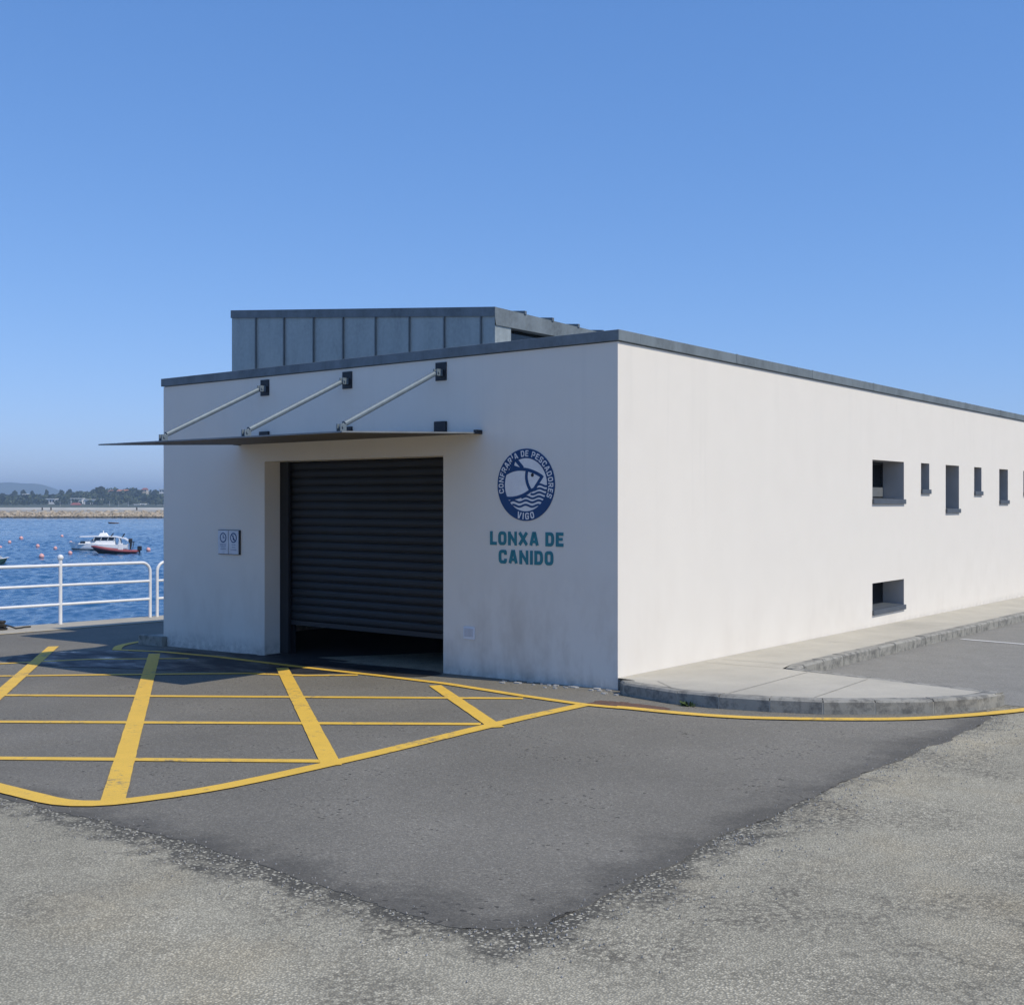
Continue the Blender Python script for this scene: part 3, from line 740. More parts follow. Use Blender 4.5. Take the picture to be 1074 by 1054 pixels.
# emblem drawing, unit coordinates: u in [-1,1] of outer radius
def E(pts): return [(x*ER, z*ER) for x, z in pts]
def bez(p0, p1, p2, p3, n=16):
    out = []
    for k in range(n+1):
        t_ = k/n; out.append(tuple((1-t_)**3*a + 3*(1-t_)**2*t_*b + 3*(1-t_)*t_**2*c + t_**3*d for a, b, c, d in zip(p0, p1, p2, p3)))
    return out
m = MB(); tw = .092*ER
stroke(m, E(bez((-.73, .30), (-.35, .52), (.15, .46), (.56, .22))), tw, ex, .0046)                # back
stroke(m, E([(.59, .25), (.30, -.12), (.16, -.15)][:2] + [(.18, -.17)]), tw, ex, .0050)           # snout
stroke(m, E(bez((-.72, -.36), (-.35, -.42), (.0, -.28), (.20, -.14))), tw, ex, .0054)             # belly
stroke(m, E(bez((.06, .42), (-.02, .22), (.04, .0), (.18, -.16))), tw, ex, .0058)                 # gill
stroke(m, E([(-.36, .72), (-.10, .46)]), tw*1.15, ex, .0062)                                      # tail fin
stroke(m, E([(-.40, .74), (-.50, .40)]), tw*1.15, ex, .0066)
stroke(m, E([(-.56, .44), (-.36, .44)]), tw*.9, ex, .0060)
m.add([ex(x*ER, z*ER, .0042) for x, z in [(-.62, .37), (-.28, .44), (-.10, .46), (-.44, .55)]], [(0, 1, 2, 3)])
m.build('fish', M['navy'], EM)
m = MB(); cx_, cz_ = .235, .265; nn = 20
m.add([ex((cx_ + .052*math.cos(2*math.pi*k/nn))*ER, (cz_ + .052*math.sin(2*math.pi*k/nn))*ER, .0052) for k in range(nn)], [tuple(range(nn))]); m.build('eye', M['dark_steel'], EM)
m = MB()
for k, (za, x0) in enumerate([(-.02, .42), (-.13, .26), (-.24, .17), (-.35, -.15), (-.46, -.60), (-.58, -.47)]):
    half = math.sqrt(max(0, .735**2 - za**2)) + .03
    xs0 = max(x0, -half); pts = []
    nseg = 64
    for i in range(nseg+1):
        xx = xs0 + (half - xs0)*i/nseg
        pts.append((xx, za + .027*math.sin((xx)*14.2 + 1.0 + k*.12)))
    stroke(m, E(pts), .058*ER, ex, .0038 + .0002*k)
m.build('waves', M['navy'], EM)
m = MB()
def arc_text(m, s, rad, a_mid, H, W, T, gap, inward=False):
    tot = text_width(s, W, gap); u = -tot/2
    for c in s:
        w = W*WID.get(c, 1) if c != ' ' else W*.36
        if c != ' ':
            uc = u + w/2
            ang = a_mid - uc/rad if not inward else a_mid + uc/rad
            def xf(a, b, d, ang=ang, w=w):
                a -= w/2; b -= H/2
                if not inward:
                    r_ = rad + b; dirr = (math.cos(ang), math.sin(ang)); tan = (math.sin(ang), -math.cos(ang))
                    return ex(dirr[0]*r_ + tan[0]*a, dirr[1]*r_ + tan[1]*a, d + .0052)
                r_ = rad - b; dirr = (math.cos(ang), math.sin(ang)); tan = (-math.sin(ang), math.cos(ang))
                return ex(dirr[0]*r_ + tan[0]*a, dirr[1]*r_ + tan[1]*a, d + .0052)
            glyph(m, c, H, w, T, xf, .001)
        u += w + gap
TR = (ER + RI)/2
arc_text(m, 'CONFRARÍA DE PESCADORES', TR, 1.492, .060, .042, .0108, .0142)
m.build('ring_lettering', M['sign_white'], EM); m = MB()
arc_text(m, 'VIGO', TR, -math.pi/2 + .0, .066, .046, .0125, .018, True)
m.build('ring_lettering', M['sign_white'], EM)

# ------------------------------------------------------------------ notice plaque beside the shutter
PL = empty('notice_plaque', (-5.67, 0, 1.262))
tag(PL, 'small grey two panel notice plaque with clock symbol beside the roller shutter', 'sign')
pw, ph = .205, .15
m = MB(); m.box((-pw, -.022, -ph), (pw, -.001, ph)); m.build('backplate', M['dark_steel'], PL)
for s_ in (-1, 1):
    m = MB(); xa, xb = (-pw + .004, -.004) if s_ < 0 else (.004, pw - .014)
    m.box((xa, -.026, -ph + .006), (xb, -.0225, ph - .006)); pn = m.build('panel', M['plaque'], PL)
    m = MB(); c0 = (xa+xb)/2; cz0 = .055
    px = lambda a, b, d: (a, -.0262 - d, b)
    stroke(m, [(c0 + .055*math.cos(2*math.pi*k/28), cz0 + .055*math.sin(2*math.pi*k/28)) for k in range(28)], .014, px, .001, True)
    if s_ < 0:
        stroke(m, [(c0, cz0 + .036), (c0, cz0)], .011, px, .0012); stroke(m, [(c0 - .004, cz0), (c0 + .027, cz0)], .011, px, .0015)
    else:
        stroke(m, [(c0 - .036, cz0 + .04), (c0 + .036, cz0 - .04)], .011, px, .0012)
        stroke(m, [(c0 - .008, cz0 + .03), (c0 - .004, cz0 - .03)], .016, px, .0015); stroke(m, [(c0 + .004, cz0 - .01), (c0 + .02, cz0 - .035)], .011, px, .0017)
    for k, (wd, zz) in enumerate([(.058, -.028), (.058, -.044), (.042, -.066), (.05, -.086)] if s_ < 0 else [(.035, -.03), (.03, -.06), (.055, -.09)]):
        stroke(m, [(c0 - wd, zz), (c0 + wd, zz)], .005, px, .001)
    m.build('symbol', M['navy'], pn)

# ------------------------------------------------------------------ quay railing
RX = -11.22
def rail_panel(ya, yb, posts, label):
    o = empty('quay_railing', (RX, (ya+yb)/2, g(RX, (ya+yb)/2)))
    tag(o, label, 'railing', 'white tube railings along the quay')
    inv = Vector((RX, (ya+yb)/2, g(RX, (ya+yb)/2)))
    L = lambda y, h: Vector((0, y - inv.y, g(RX, y) - inv.z + h))
    r = .026
    m = MB(); c = .16
    pts = [L(ya, 0), L(ya, .945 - c)] + [L(ya + c*(1-math.cos(a)), .945 - c + c*math.sin(a)) for a in [math.pi/2*k/6 for k in range(1, 7)]]
    pts += [L(yb - c*(1-math.cos(a)), .945 - c + c*math.sin(a)) for a in [math.pi/2*k/6 for k in range(6, 0, -1)]] + [L(yb, .945 - c), L(yb, 0)]
    m.tube(pts, r, 12); m.build('top_rail', M['rail_white'], o)
    for h in (.63, .325):
        m = MB(); m.tube([L(ya, h), L(yb, h)], .022, 10); m.build('rail', M['rail_white'], o)
    for y in posts:
        m = MB(); m.tube([L(y, 0), L(y, 1.03)], .030, 12); m.ball(L(y, 1.07), .05); m.tube([L(y, 0), L(y, .012)], .06, 12); m.build('post', M['rail_white'], o)
rail_panel(-2.3, 2.69, (-.7, 1.03), 'white tube railing panel with rounded corner end left of the white building')
rail_panel(2.83, 7.8, (4.4, 6.1), 'white tube railing panel whose near end shows just beside the building corner')
# mooring bollard with a rope at the left edge of the quay
bl = empty('mooring_bollard', (-10.98, -.08, g(-10.98, -.08) + .012))
tag(bl, 'dark iron mooring bollard with rope on the quay edge at the frame edge', 'bollard')
m = MB(); m.tube([(0, 0, 0), (0, 0, .03)], .09, 16); m.tube([(0, 0, .03), (0, 0, .09), (0, 0, .12), (0, 0, .14)], [.05, .045, .07, .06], 16); m.build('post', M['iron'], bl)
m = MB(); rp = [(.066*math.cos(a), .066*math.sin(a), .045 + .0035*a) for a in [k*.4 for k in range(32)]] + [(.03, .12, .05), (.06, .2, .012), (.03, .3, .010), (-.03, .38, .010), (-.01, .48, .010)]
m.tube(rp, .012, 7); m.build('rope', M['rope'], bl)
# weed at the kerb foot, paint flakes by the corner
wd = empty('weed_plant', (1.0, -.47, g(1.0, -.47)))
tag(wd, 'tiny green weed growing at the foot of the curved kerb', 'plant')
m = MB()
for k in range(46):
    a = random.uniform(0, 6.28); l = random.uniform(.03, .085); e = random.uniform(.3, 1.3); w_ = random.uniform(.005, .011)
    d = Vector((math.cos(a)*math.cos(e), math.sin(a)*math.cos(e)*.6, math.sin(e)*.7)); s_ = Vector((-math.sin(a), math.cos(a), 0))*w_
    b = Vector((random.uniform(-.05, .05), random.uniform(-.015, .01), 0)); md = b + d*l*.6
    m.add([b, md + s_, b + d*l, md - s_], [(0, 1, 2, 3)])
m.build('leaves', M['weed'], wd)
m = MB()
for k in range(38):
    x_ = random.uniform(-1.3, .35); y_ = -.05 - random.random()**2*.22 - (.08 if x_ > 0 else 0); r0 = random.uniform(.008, .035)*(1.5 if random.random() < .12 else .8)
    n_ = random.randint(5, 7); a0 = random.random()*6
    m.prism([(x_ + r0*(1+.5*random.random())*math.cos(a0 + 6.283*q/n_), y_ + .6*r0*math.sin(a0 + 6.283*q/n_)) for q in range(n_)], lambda x, y: g(x, y) + .002, lambda x, y: g(x, y) + .012)
tag(m.build('paint_flakes', M['flake']), 'white flakes of fallen render lying at the foot of the wall', 'debris', kind='stuff')
# loose gravel on the worn asphalt edge
m = MB(); mats = [M['rock']]
rg = random.Random(3)
for k in range(2600):
    q = rg.choice(SM[8:]); 
    i = SM.index(q); nrm = offset_line(SM[max(0, i-1):i+2], 1.0)[1 if i else 0]; d = -abs(rg.gauss(.02, .22)) + rg.uniform(0, .06)
    x_ = q[0] + (nrm[0]-SM[i][0])*d + rg.uniform(-.06, .06); y_ = q[1] + (nrm[1]-SM[i][1])*d + rg.uniform(-.06, .06)
    if x_ < -1.6: continue
    r0 = rg.uniform(.002, .0055); z0 = g(x_, y_) + .002; a0 = rg.random()*6
    vs = [(x_ + r0*math.cos(a0 + 6.283*j/5)*rg.uniform(.7, 1.2), y_ + r0*math.sin(a0 + 6.283*j/5)*rg.uniform(.7, 1.2), z0) for j in range(5)]
    tp = [(v[0]*.5 + x_*.5, v[1]*.5 + y_*.5, z0 + r0*rg.uniform(.9, 1.4)) for v in vs]
    m.add(vs + tp, [(5, 6, 7, 8, 9)] + [(j, (j+1) % 5, 5 + (j+1) % 5, 5 + j) for j in range(5)])
simple('grit', (.30, .29, .27), .9, 0, .5, 90)
tag(m.build('gravel', M['grit']), 'loose grit along the ragged edge of the dark asphalt', 'gravel', kind='stuff')

# ------------------------------------------------------------------ boats and buoys
def hull(m, L, beam, free, bowrise, mi=0, deck=1, n=12, stem=.5, draft=.25, sharp=.55):
    """boat hull with bow at -x, waterline z=0"""
    st = []
    for i in range(n+1):
        t_ = i/n; x_ = -L/2 + L*t_
        b = beam/2*min(1, (t_/sharp)**.62 if t_ < sharp else 1)*(1 - .08*max(0, t_-.8)/.2)
        zt = free + bowrise*(1-t_)**2
        xo = stem*(1-t_)**3
        st.append([(x_ - 0, b, zt), (x_ + xo*.35, b*.985, zt*.45), (x_ + xo*.8, b*.90, -.02), (x_ + xo, b*.02, -draft)])
    for i in range(n):
        for sgn in (1, -1):
            for k in range(3):
                a, b_, c, d = st[i][k], st[i+1][k], st[i+1][k+1], st[i][k+1]
                q = [(v[0], v[1]*sgn, v[2]) for v in (a, b_, c, d)]
                m.add(q if sgn < 0 else q[::-1], [(0, 1, 2, 3)], mi, True)
        a, b_ = st[i][0], st[i+1][0]
        m.add([(a[0], a[1], a[2]-.04), (b_[0], b_[1], b_[2]-.04), (b_[0], -b_[1], b_[2]-.04), (a[0], -a[1], a[2]-.04)], [(3, 2, 1, 0)], deck)
    e = st[n]; m.add([(v[0], v[1], v[2]) for v in e] + [(v[0], -v[1], v[2]) for v in e[::-1]], [tuple(range(8))], mi)
    return st
def outboard(parent, x, y, z, s=1.0):
    m = MB(); m.box((x - .16*s, y - .17*s, z + .22*s), (x + .30*s, y + .17*s, z + .72*s)); m.box((x - .04*s, y - .07*s, z - .55*s), (x + .16*s, y + .07*s, z + .22*s))
    m.build('outboard_motor', M['boat_black'], parent, bevel=.07*s)
def boat_at(name, px, depth, rz):
    p = far(px, depth, SEA); return empty(name, p, rz)
BR = YAW     # boats lie broadside to the quay viewpoint: local x runs along the picture's horizontal
c = boat_at('cabin_cruiser', 103.5, 117, BR + R_(14)); tag(c, 'white cabin motor boat with dark windows moored in the bay behind the red inflatable', 'boat')
m = MB(); hull(m, 5.6, 2.1, .55, .32); m.build('hull', [M['gel_white'], M['gel_white']], c)
m = MB(); hull(m, 5.38, 2.06, .13, .05, stem=.45, draft=.2); m.build('boot_stripe', M['boat_black'], c, loc=(.04, 0, 0))
m = MB()   # fore cabin and wheelhouse
def cab(m, x0, x1, x2, x3, w0, w1, z0, z1, mi=0): 
    m.add([(x0, -w0, z0), (x3, -w0, z0), (x3, w0, z0), (x0, w0, z0), (x1, -w1, z1), (x2, -w1, z1), (x2, w1, z1), (x1, w1, z1)], [(0,1,5,4),(1,2,6,5),(2,3,7,6),(3,0,4,7),(4,5,6,7)], mi)
cab(m, -1.9, -1.5, .3, .3, .72, .6, .62, 1.0); cab(m, -.55, -.15, 1.55, 1.65, .88, .78, .5, 1.02); m.build('cabin', M['gel_white'], c, bevel=.04)
m = MB(); cab(m, -.62, -.28, 1.5, 1.58, .84, .76, 1.02, 1.30); m.build('window', M['dark_glass'], c)
m = MB(); m.box((-1.66, -.735, .74), (-1.2, .735, .9)); m.build('window', M['dark_glass'], c)
for x_ in (-.42, .25, .9, 1.5):
    for s_ in (-1, 1): m = MB(); m.tube([(x_, s_*.86, .98), (x_ + .12, s_*.79, 1.34)], .03, 6); m.build('window_post', M['gel_white'], c)
m = MB(); pr = [(-2.2, 1.28), (-1.7, 1.40), (-.2, 1.44), (1.6, 1.38), (2.5, 1.2), (2.85, .98)]
for (xa, za), (xb, zb) in zip(pr, pr[1:]):
    wa = .35 if xa < -2 else .9; wb = .9
    m.add([(xa, -wa, za), (xb, -wb, zb), (xb, wb, zb), (xa, wa, za), (xa, -wa, za-.09), (xb, -wb, zb-.09), (xb, wb, zb-.09), (xa, wa, za-.09)], [(0,1,2,3),(7,6,5,4),(0,4,5,1),(2,6,7,3),(1,5,6,2),(3,7,4,0)])
m.build('hardtop', M['gel_white'], c)
m = MB(); cab(m, .0, .2, .75, .95, .4, .3, 1.42, 1.72); m.tube([(.45, 0, 1.7), (.45, 0, 1.95)], .05, 8); m.build('radar_dome', M['gel_white'], c, bevel=.03)
for s_ in (-1, 1): m = MB(); m.tube([(2.1, s_*.82, .5), (2.0, s_*.82, 1.25)], .07, 8); m.build('hardtop_post', M['gel_white'], c)
for a, b_ in (((1.2, -.5, 1.36), (1.45, -.5, 1.7)), ((2.2, .4, 1.25), (2.45, .4, 1.62))): m = MB(); m.tube([a, b_], .06, 7); m.build('rod_holder', M['boat_black'], c)
outboard(c, 2.95, .35, .55, .8); outboard(c, 3.0, -.35, .5, .8)

rb = boat_at('inflatable_boat', 120, 109, BR + R_(9)); tag(rb, 'red and black inflatable boat with outboard motor floating in front of the white cabin boat', 'boat')
m = MB(); hull(m, 4.0, 1.3, .15, .46, stem=.8, draft=.2); m.build('hull', [M['boat_black'], M['gel_grey']], rb)
m = MB(); pth = []
for s_ in (1, -1):
    q = [(-2.05 + .0, 0, .68)] + [(-1.85 + 4.0*t_, s_*(.72*min(1, (t_/.4)**.6)), .20 + .47*(1-t_)**2) for t_ in [.02, .08, .16, .28, .42, .6, .8, 1.0]]
    m.tube(q, [.07] + [.12]*7 + [.09], 10)
m.build('tube', M['boat_red'], rb)
m = MB(); m.box((.35, -.25, .35), (.75, .25, .95)); m.add([(.3, -.24, .95), (.45, -.24, 1.2), (.45, .24, 1.2), (.3, .24, .95)], [(0, 1, 2, 3)]); m.build('console', M['gel_white'], rb, bevel=.04)
outboard(rb, 2.2, 0, .08, .85)
m = MB()
for s_ in (-1, 1): m.tube([(1.55, s_*.5, .4), (1.65, s_*.5, 1.0), (1.75, s_*.25, 1.1), (1.75, 0, 1.1)], .035, 7)
m.build('roll_bar', M['boat_black'], rb)

gb = boat_at('fishing_dinghy', -9, 91, BR + R_(172)); tag(gb, 'small dark green dinghy with grey cover cut by the left picture border', 'boat')
m = MB(); hull(m, 2.7, 1.2, .34, .15, stem=.35, draft=.15); m.build('hull', [M['boat_green'], M['gel_grey']], gb)
m = MB(); cab(m, -.9, -.6, .6, .8, .45, .3, .32, .62); m.build('cover', M['gel_grey'], gb, bevel=.06)
m = MB(); m.tube([(-1.38, 0, .5), (-1.30, .3, .46), (-1.1, .5, .43), (-.6, .6, .40), (1.3, .58, .37)], .035, 6); m.tube([(-1.38, 0, .5), (-1.30, -.3, .46), (-1.1, -.5, .43), (-.6, -.6, .40), (1.3, -.58, .37)], .035, 6); m.build('gunwale', M['gel_white'], gb)
wb = boat_at('rowing_boat', 118.6, 262, BR + R_(4)); tag(wb, 'tiny brown wooden rowing boat lying far out near the breakwater', 'boat')
m = MB(); hull(m, 2.3, .9, .24, .14, stem=.3, draft=.1); m.build('hull', [M['boat_wood'], M['boat_wood']], wb)
m = MB(); m.box((-.2, -.4, .18), (.0, .4, .24)); m.box((.5, -.4, .18), (.7, .4, .24)); m.build('thwart', M['boat_wood'], wb)

first = None
BUOYS = [(22.2, 564, 2.0, 1, 'pale pink mooring buoy, upper one above the left end of the railing'),
         (10, 568.3, 1.8, 0, 'pink mooring buoy nearest the left border, higher than the dinghy'),
         (65, 562, 1.5, 1, 'faint pale buoy floating highest, just left above the cabin boat'),
         (39.5, 572.2, 2.0, 1, 'pale pink buoy floating a little left above the biggest red buoy'),
         (58, 574.6, 1.9, 1, 'pale buoy left of the cabin boat bow, with a short line trailing'),
         (74.2, 568.8, 1.7, 1, 'pale buoy touching the bow of the white cabin boat'),
         (73.6, 579.6, 2.2, 0, 'pink buoy floating below the bow of the white cabin boat'),
         (43.6, 582.8, 2.7, 0, 'biggest red pink buoy floating just above the top rail'),
         (155.6, 576, 2.3, 0, 'red buoy floating alone to the right of the inflatable boat'),
         (.6, 573.6, 1.5, 0, 'reddish buoy half cut by the left border above the dinghy')]
for px_, py_, r_, pale, lab in BUOYS:
    depth = (CAM.z - SEA)*FPX/(py_ + r_*.75 - HY); rad = r_*depth/FPX
    if first is None:
        m = MB(); m.ball((0, 0, 0), 1.0, 20, 14); m.tube([(0, 0, .92), (0, 0, 1.12), (0, 0, 1.22)], [.16, .13, .07], 10)
        o = m.build('mooring_buoy', M['buoy_pink']); first = o
    else:
        o = first.copy(); o.data = first.data; COL.objects.link(o)
    if pale:
        o.data = o.data.copy(); o.data.materials[0] = M['buoy_pale']
    p = far(px_, depth, SEA + rad*.55); o.location = p; o.scale = (rad, rad, rad)
    o.rotation_euler = (random.uniform(-.3, .3), random.uniform(-.3, .3), random.random()*6)
    tag(o, lab, 'buoy', 'mooring buoys in the bay')

# ------------------------------------------------------------------ breakwater and far shore
BD = 368
def along(a, b, n): return [a + (b-a)*k/n for k in range(n+1)]
m = MB()
cols = along(-500, 700, 60)
for a, b_ in zip(cols, cols[1:]):
    prof = [(BD - 6, SEA - 1), (BD, -1.05), (BD + 4, -.62), (BD + 12, -.55), (BD + 18, SEA - 1)]
    for (d0, z0), (d1, z1) in zip(prof, prof[1:]):
        m.quad(far(a, d0, z0), far(b_, d0, z0), far(b_, d1, z1), far(a, d1, z1))
tag(m.build('breakwater', M['path_concrete']), 'long rubble breakwater closing the bay', 'breakwater', kind='structure')
m = MB(); rg = random.Random(11)
def rock(m, c, r):
    vs = []; n_, mm = 6, 4
    sx, sy, sz = rg.uniform(.8, 1.4), rg.uniform(.8, 1.3), rg.uniform(.6, 1.0); a0 = rg.random()*6
    vs.append((c.x, c.y, c.z + r*sz))
    for j in (1, 2, 3):
        t_ = math.pi*j/4
        for k in range(n_):
            p = 2*math.pi*k/n_ + a0; q = r*rg.uniform(.75, 1.2)
            vs.append((c.x + q*sx*math.sin(t_)*math.cos(p), c.y + q*sy*math.sin(t_)*math.sin(p), c.z + q*sz*math.cos(t_)))
    fs = [(0, 1+k, 1+(k+1) % n_) for k in range(n_)]
    for j in range(2):
        for k in range(n_): fs.append((1+j*n_+k, 1+(j+1)*n_+k, 1+(j+1)*n_+(k+1) % n_, 1+j*n_+(k+1) % n_))
    m.add(vs, fs)
for k in range(4200):
    px_ = rg.uniform(-420, 620) if k > 2200 else rg.uniform(-20, 185)
    t_ = rg.random(); d = BD - 8 + 9.5*t_; z0 = SEA - .1 + (1.85)*t_
    rock(m, far(px_, d, z0), rg.uniform(.25, .55) if rg.random() < .8 else rg.uniform(.5, .95))
tag(m.build('rubble', M['rock']), 'tan boulders piled along the breakwater at the waterline', 'rocks', kind='stuff')
m = MB()
for a, b_ in zip(cols, cols[1:]):
    za = .22 + (.28 if a < 32 else 0); 
    q = [(BD + 6, -.60), (BD + 6, .14), (BD + 6.8, .14), (BD + 6.8, -.60)]
    for (d0, z0), (d1, z1) in zip(q, q[1:]): m.quad(far(a, d0, z0), far(b_, d0, z0), far(b_, d1, z1), far(a, d1, z1))
tag(m.build('breakwater_parapet', M['parapet_concrete']), 'long low white parapet wall on top of the breakwater', 'wall')
fb = None
for px_, lab in ((44.3, 'dark post on the breakwater below the grey flat roof house'), (53.5, 'dark post on the breakwater below the pale block, right of another'), (143.5, 'dark post on the breakwater near the white building corner')):
    if fb is None:
        m = MB(); m.tube([(0, 0, 0), (0, 0, .75), (0, 0, .9)], [.22, .2, .12], 8); fb = o = m.build('breakwater_post', M['iron'])
    else: o = fb.copy(); COL.objects.link(o)
    o.location = far(px_, BD + 3, -.65); tag(o, lab, 'post', 'posts along the breakwater')
# far shore land, wood, houses and hill
SD = 1150
m = MB(); cols2 = along(-900, 1100, 50)
def land(d, px_):
    t_ = max(0, (d - SD)/400)
    h = 14*min(1.25, t_)**1.1*(.75 + .5*noise.noise((px_*.012, d*.002, 3)))
    if px_ < 70: h *= .72
    return SEA + 1.6 + max(0, h)
ds = [SD - 30, SD, SD + 60, SD + 140, SD + 240, SD + 340, SD + 460, SD + 900]
for a, b_ in zip(cols2, cols2[1:]):
    for d0, d1 in zip(ds, ds[1:]):
        z = lambda d, p: SEA - .6 if d < SD else land(d, p)
        m.quad(far(a, d0, z(d0, a)), far(b_, d0, z(d0, b_)), far(b_, d1, z(d1, b_)), far(a, d1, z(d1, a)))
tag(m.build('far_shore', M['hill']), kind='structure')
rg = random.Random(21)
def clump(m, c, rx, rz, n, leaf, r=rg):
    for k in range(n):
        u = Vector((r.gauss(0, 1), r.gauss(0, 1), r.gauss(0, 1))).normalized()*r.random()**.4
        p = Vector((c.x + u.x*rx, c.y + u.y*rx, c.z + u.z*rz)); l = leaf*r.uniform(.6, 1.3)
        a = Vector((r.gauss(0, 1), r.gauss(0, 1), r.gauss(0, .6))).normalized(); b = a.orthogonal().normalized()
        m.add([p - a*l - b*l*.6, p + a*l - b*l*.7, p + a*l*.8 + b*l, p - a*l*.7 + b*l*.8], [(0, 1, 2, 3)])
m = MB()
for k in range(1500):
    px_ = rg.uniform(-60, 230) if k < 1000 else rg.uniform(-600, 800)
    d = SD + 20 + 430*rg.random(); h = rg.uniform(3.5, 8.0)
    if d < SD + 90: h *= .75
    clump(m, far(px_, d, land(d, px_) + h*.55), h*.62, h*.55, 26, h*.20)
tag(m.build('far_wood', M['foliage_far']), 'dense dark green wood covering the far shore hillside', 'trees', kind='stuff')
def far_tree(px_, top_y, d, wpx, lab, wide=1.0):
    base = land(d, px_); zt = hz(top_y, d); H = max(5, zt - base); w_ = wpx/2*d/FPX
    o = empty('shore_tree', far(px_, d, base)); tag(o, lab, 'tree', 'trees standing out on the far shore')
    m = MB(); m.tube([(0, 0, 0), (.1, .1, H*.4), (0, .2, H*.75)], [.35, .28, .12], 7)
    for k in range(4):
        a = k*1.6; m.tube([(.1, .1, H*.4), (w_*.5*math.cos(a), w_*.5*math.sin(a), H*.72)], [.16, .06], 5)
    m.build('trunk', M['bark'], o)
    m = MB(); r2 = random.Random(int(px_*7))
    for k in range(16):
        a = r2.random()*6.28; rr = w_*.62*r2.random()**.5; zz = H*(.48 + .42*r2.random()*(1 - .55*rr/w_))
        clump(m, Vector((rr*math.cos(a), rr*math.sin(a), zz)), w_*.40, H*.14, 60, w_*.12, r2)
    clump(m, Vector((0, 0, H*.86)), w_*.45, H*.14, 80, w_*.12, r2)
    m.build('crown', M['foliage_far'], o)
for a in [(105.5, 510.2, 1340, 13, 'tallest round crowned tree on the far shore behind the white modern house'),
          (15.5, 514.0, 1420, 6, 'small round tree on the far ridge, leftmost under the blue hill'),
          (24.5, 513.5, 1420, 6.5, 'small round tree on the far ridge above the small white house'),
          (34, 514.2, 1420, 5, 'narrow tree on the far ridge between two rounder ones'),
          (48.7, 513.2, 1430, 6, 'pointed dark tree alone on the far ridge over the grey block'),
          (64, 513.4, 1430, 8, 'broad tree at the left end of the flat topped clump'),
          (73, 513.0, 1430, 9, 'broad tree at the right end of the flat topped clump'),
          (85, 515.0, 1430, 9, 'low tree left of the tallest far tree'),
          (137, 514.2, 1430, 11, 'wide low tree right of the orange roofed house'),
          (163, 513.6, 1430, 9, 'far tree closest to the white building corner')]: far_tree(*a)
def far_house(name, px0, px1, y0, y1, d, lab, cat, roof=None, wall_='house_white', deep=9, wins=3, glass=False):
    p0 = far(px0, d); p1 = far(px1, d); c = (p0+p1)/2; W = (p1-p0).length; zb = hz(y1, d); zt = hz(y0, d); H = zt - zb
    o = empty(name, (c.x, c.y, zb), YAW); tag(o, lab, cat)
    m = MB(); m.box((-W/2, 0, -6), (W/2, deep, H)); m.build('wall', M[wall_], o)
    m = MB()
    if roof: m.add([(-W/2-.4, -.4, H), (W/2+.4, -.4, H), (W/2+.4, deep+.4, H), (-W/2-.4, deep+.4, H), (-W/2+1, deep/2, H+2.2), (W/2-1, deep/2, H+2.2)], [(0,1,5,4),(1,2,5),(2,3,4,5),(3,0,4),(3,2,1,0)])
    else: m.box((-W/2-.5, -.8, H), (W/2+.5, deep+.3, H + .7))
    m.build('roof', M[roof or 'house_white'], o)
    for k in range(wins):
        xa = -W/2 + W*(k+.18)/wins; xb = -W/2 + W*(k+.82)/wins
        m = MB(); m.box((xa, -.06, H*.30), (xb, .02, H*.80)); m.build('window', M['dark_glass'], o)
    return o
h1 = far_house('modern_house', 88, 104, 524.2, 531.6, 1190, 'white modern flat roofed house with large dark windows above the breakwater', 'house', wins=2, deep=12)
far_house('long_pavilion', 74, 86, 523.2, 525, 1215, 'long thin white flat roofed pavilion left of the modern white house', 'house', wins=3, deep=8)
far_house('grey_block', 48.5, 57.5, 523.6, 528, 1220, 'pale grey flat roofed block among trees on the far shore', 'house', wins=3)
far_house('small_house', 23.5, 27, 518.6, 520.6, 1390, 'tiny white house high on the wooded ridge under the round trees', 'house', wins=2)
far_house('ridge_house', 122, 134, 515.2, 518, 1470, 'cream house with orange tiled roof on the ridge right of the tall tree', 'house', 'tile_orange', 'house_cream', wins=4)
far_house('ridge_house', 113, 118.5, 515.8, 518, 1470, 'smaller white house with orange roof close to the tall tree', 'house', 'tile_orange', wins=2)
far_house('red_roof_house', 148.5, 153.5, 513.6, 516.5, 1470, 'house with dark red roof high on the ridge near the white building', 'house', 'tile_red', 'house_cream', wins=2)
far_house('white_villa', 167, 172.5, 513.5, 517, 1470, 'white villa on the ridge at the edge of the white building', 'house', wins=2)
far_house('beach_hut', 141, 146.5, 529.4, 532.5, 1165, 'low white beach building, left one of two near the water', 'house', wins=2, deep=6)
far_house('beach_hut', 147.5, 151.5, 529.0, 532.5, 1168, 'low white beach building, right one of two near the water', 'house', wins=2, deep=6)
far_house('beach_hut', 165, 172, 530.6, 532.5, 1165, 'low white beach building next to the big white wall', 'house', wins=2, deep=6)
far_house('beach_cafe', 74, 83, 529.6, 532.5, 1160, 'low cream beach building with reddish roof left of the modern house', 'house', 'tile_red', 'house_cream', wins=3, deep=6)
mp = None
for px_, y_, lab in ((63, 528, 'thin white mast left of the cream beach building'), (115, 526.5, 'thin white mast right of the modern house'), (124.5, 527.5, 'thin white mast, middle of the three on the right'), (134.5, 528.2, 'thin white mast closest to the two white beach huts')):
    if mp is None:
        m = MB(); m.tube([(0, 0, 0), (0, 0, 4.6)], [.13, .09], 6); m.tube([(-.5, 0, 3.6), (.5, 0, 3.6)], .06, 5); mp = o = m.build('flag_mast', M['gel_white'])
    else: o = mp.copy(); COL.objects.link(o)
    o.location = far(px_, 1140, SEA + 1.2); tag(o, lab, 'mast', 'thin masts on the far beach')
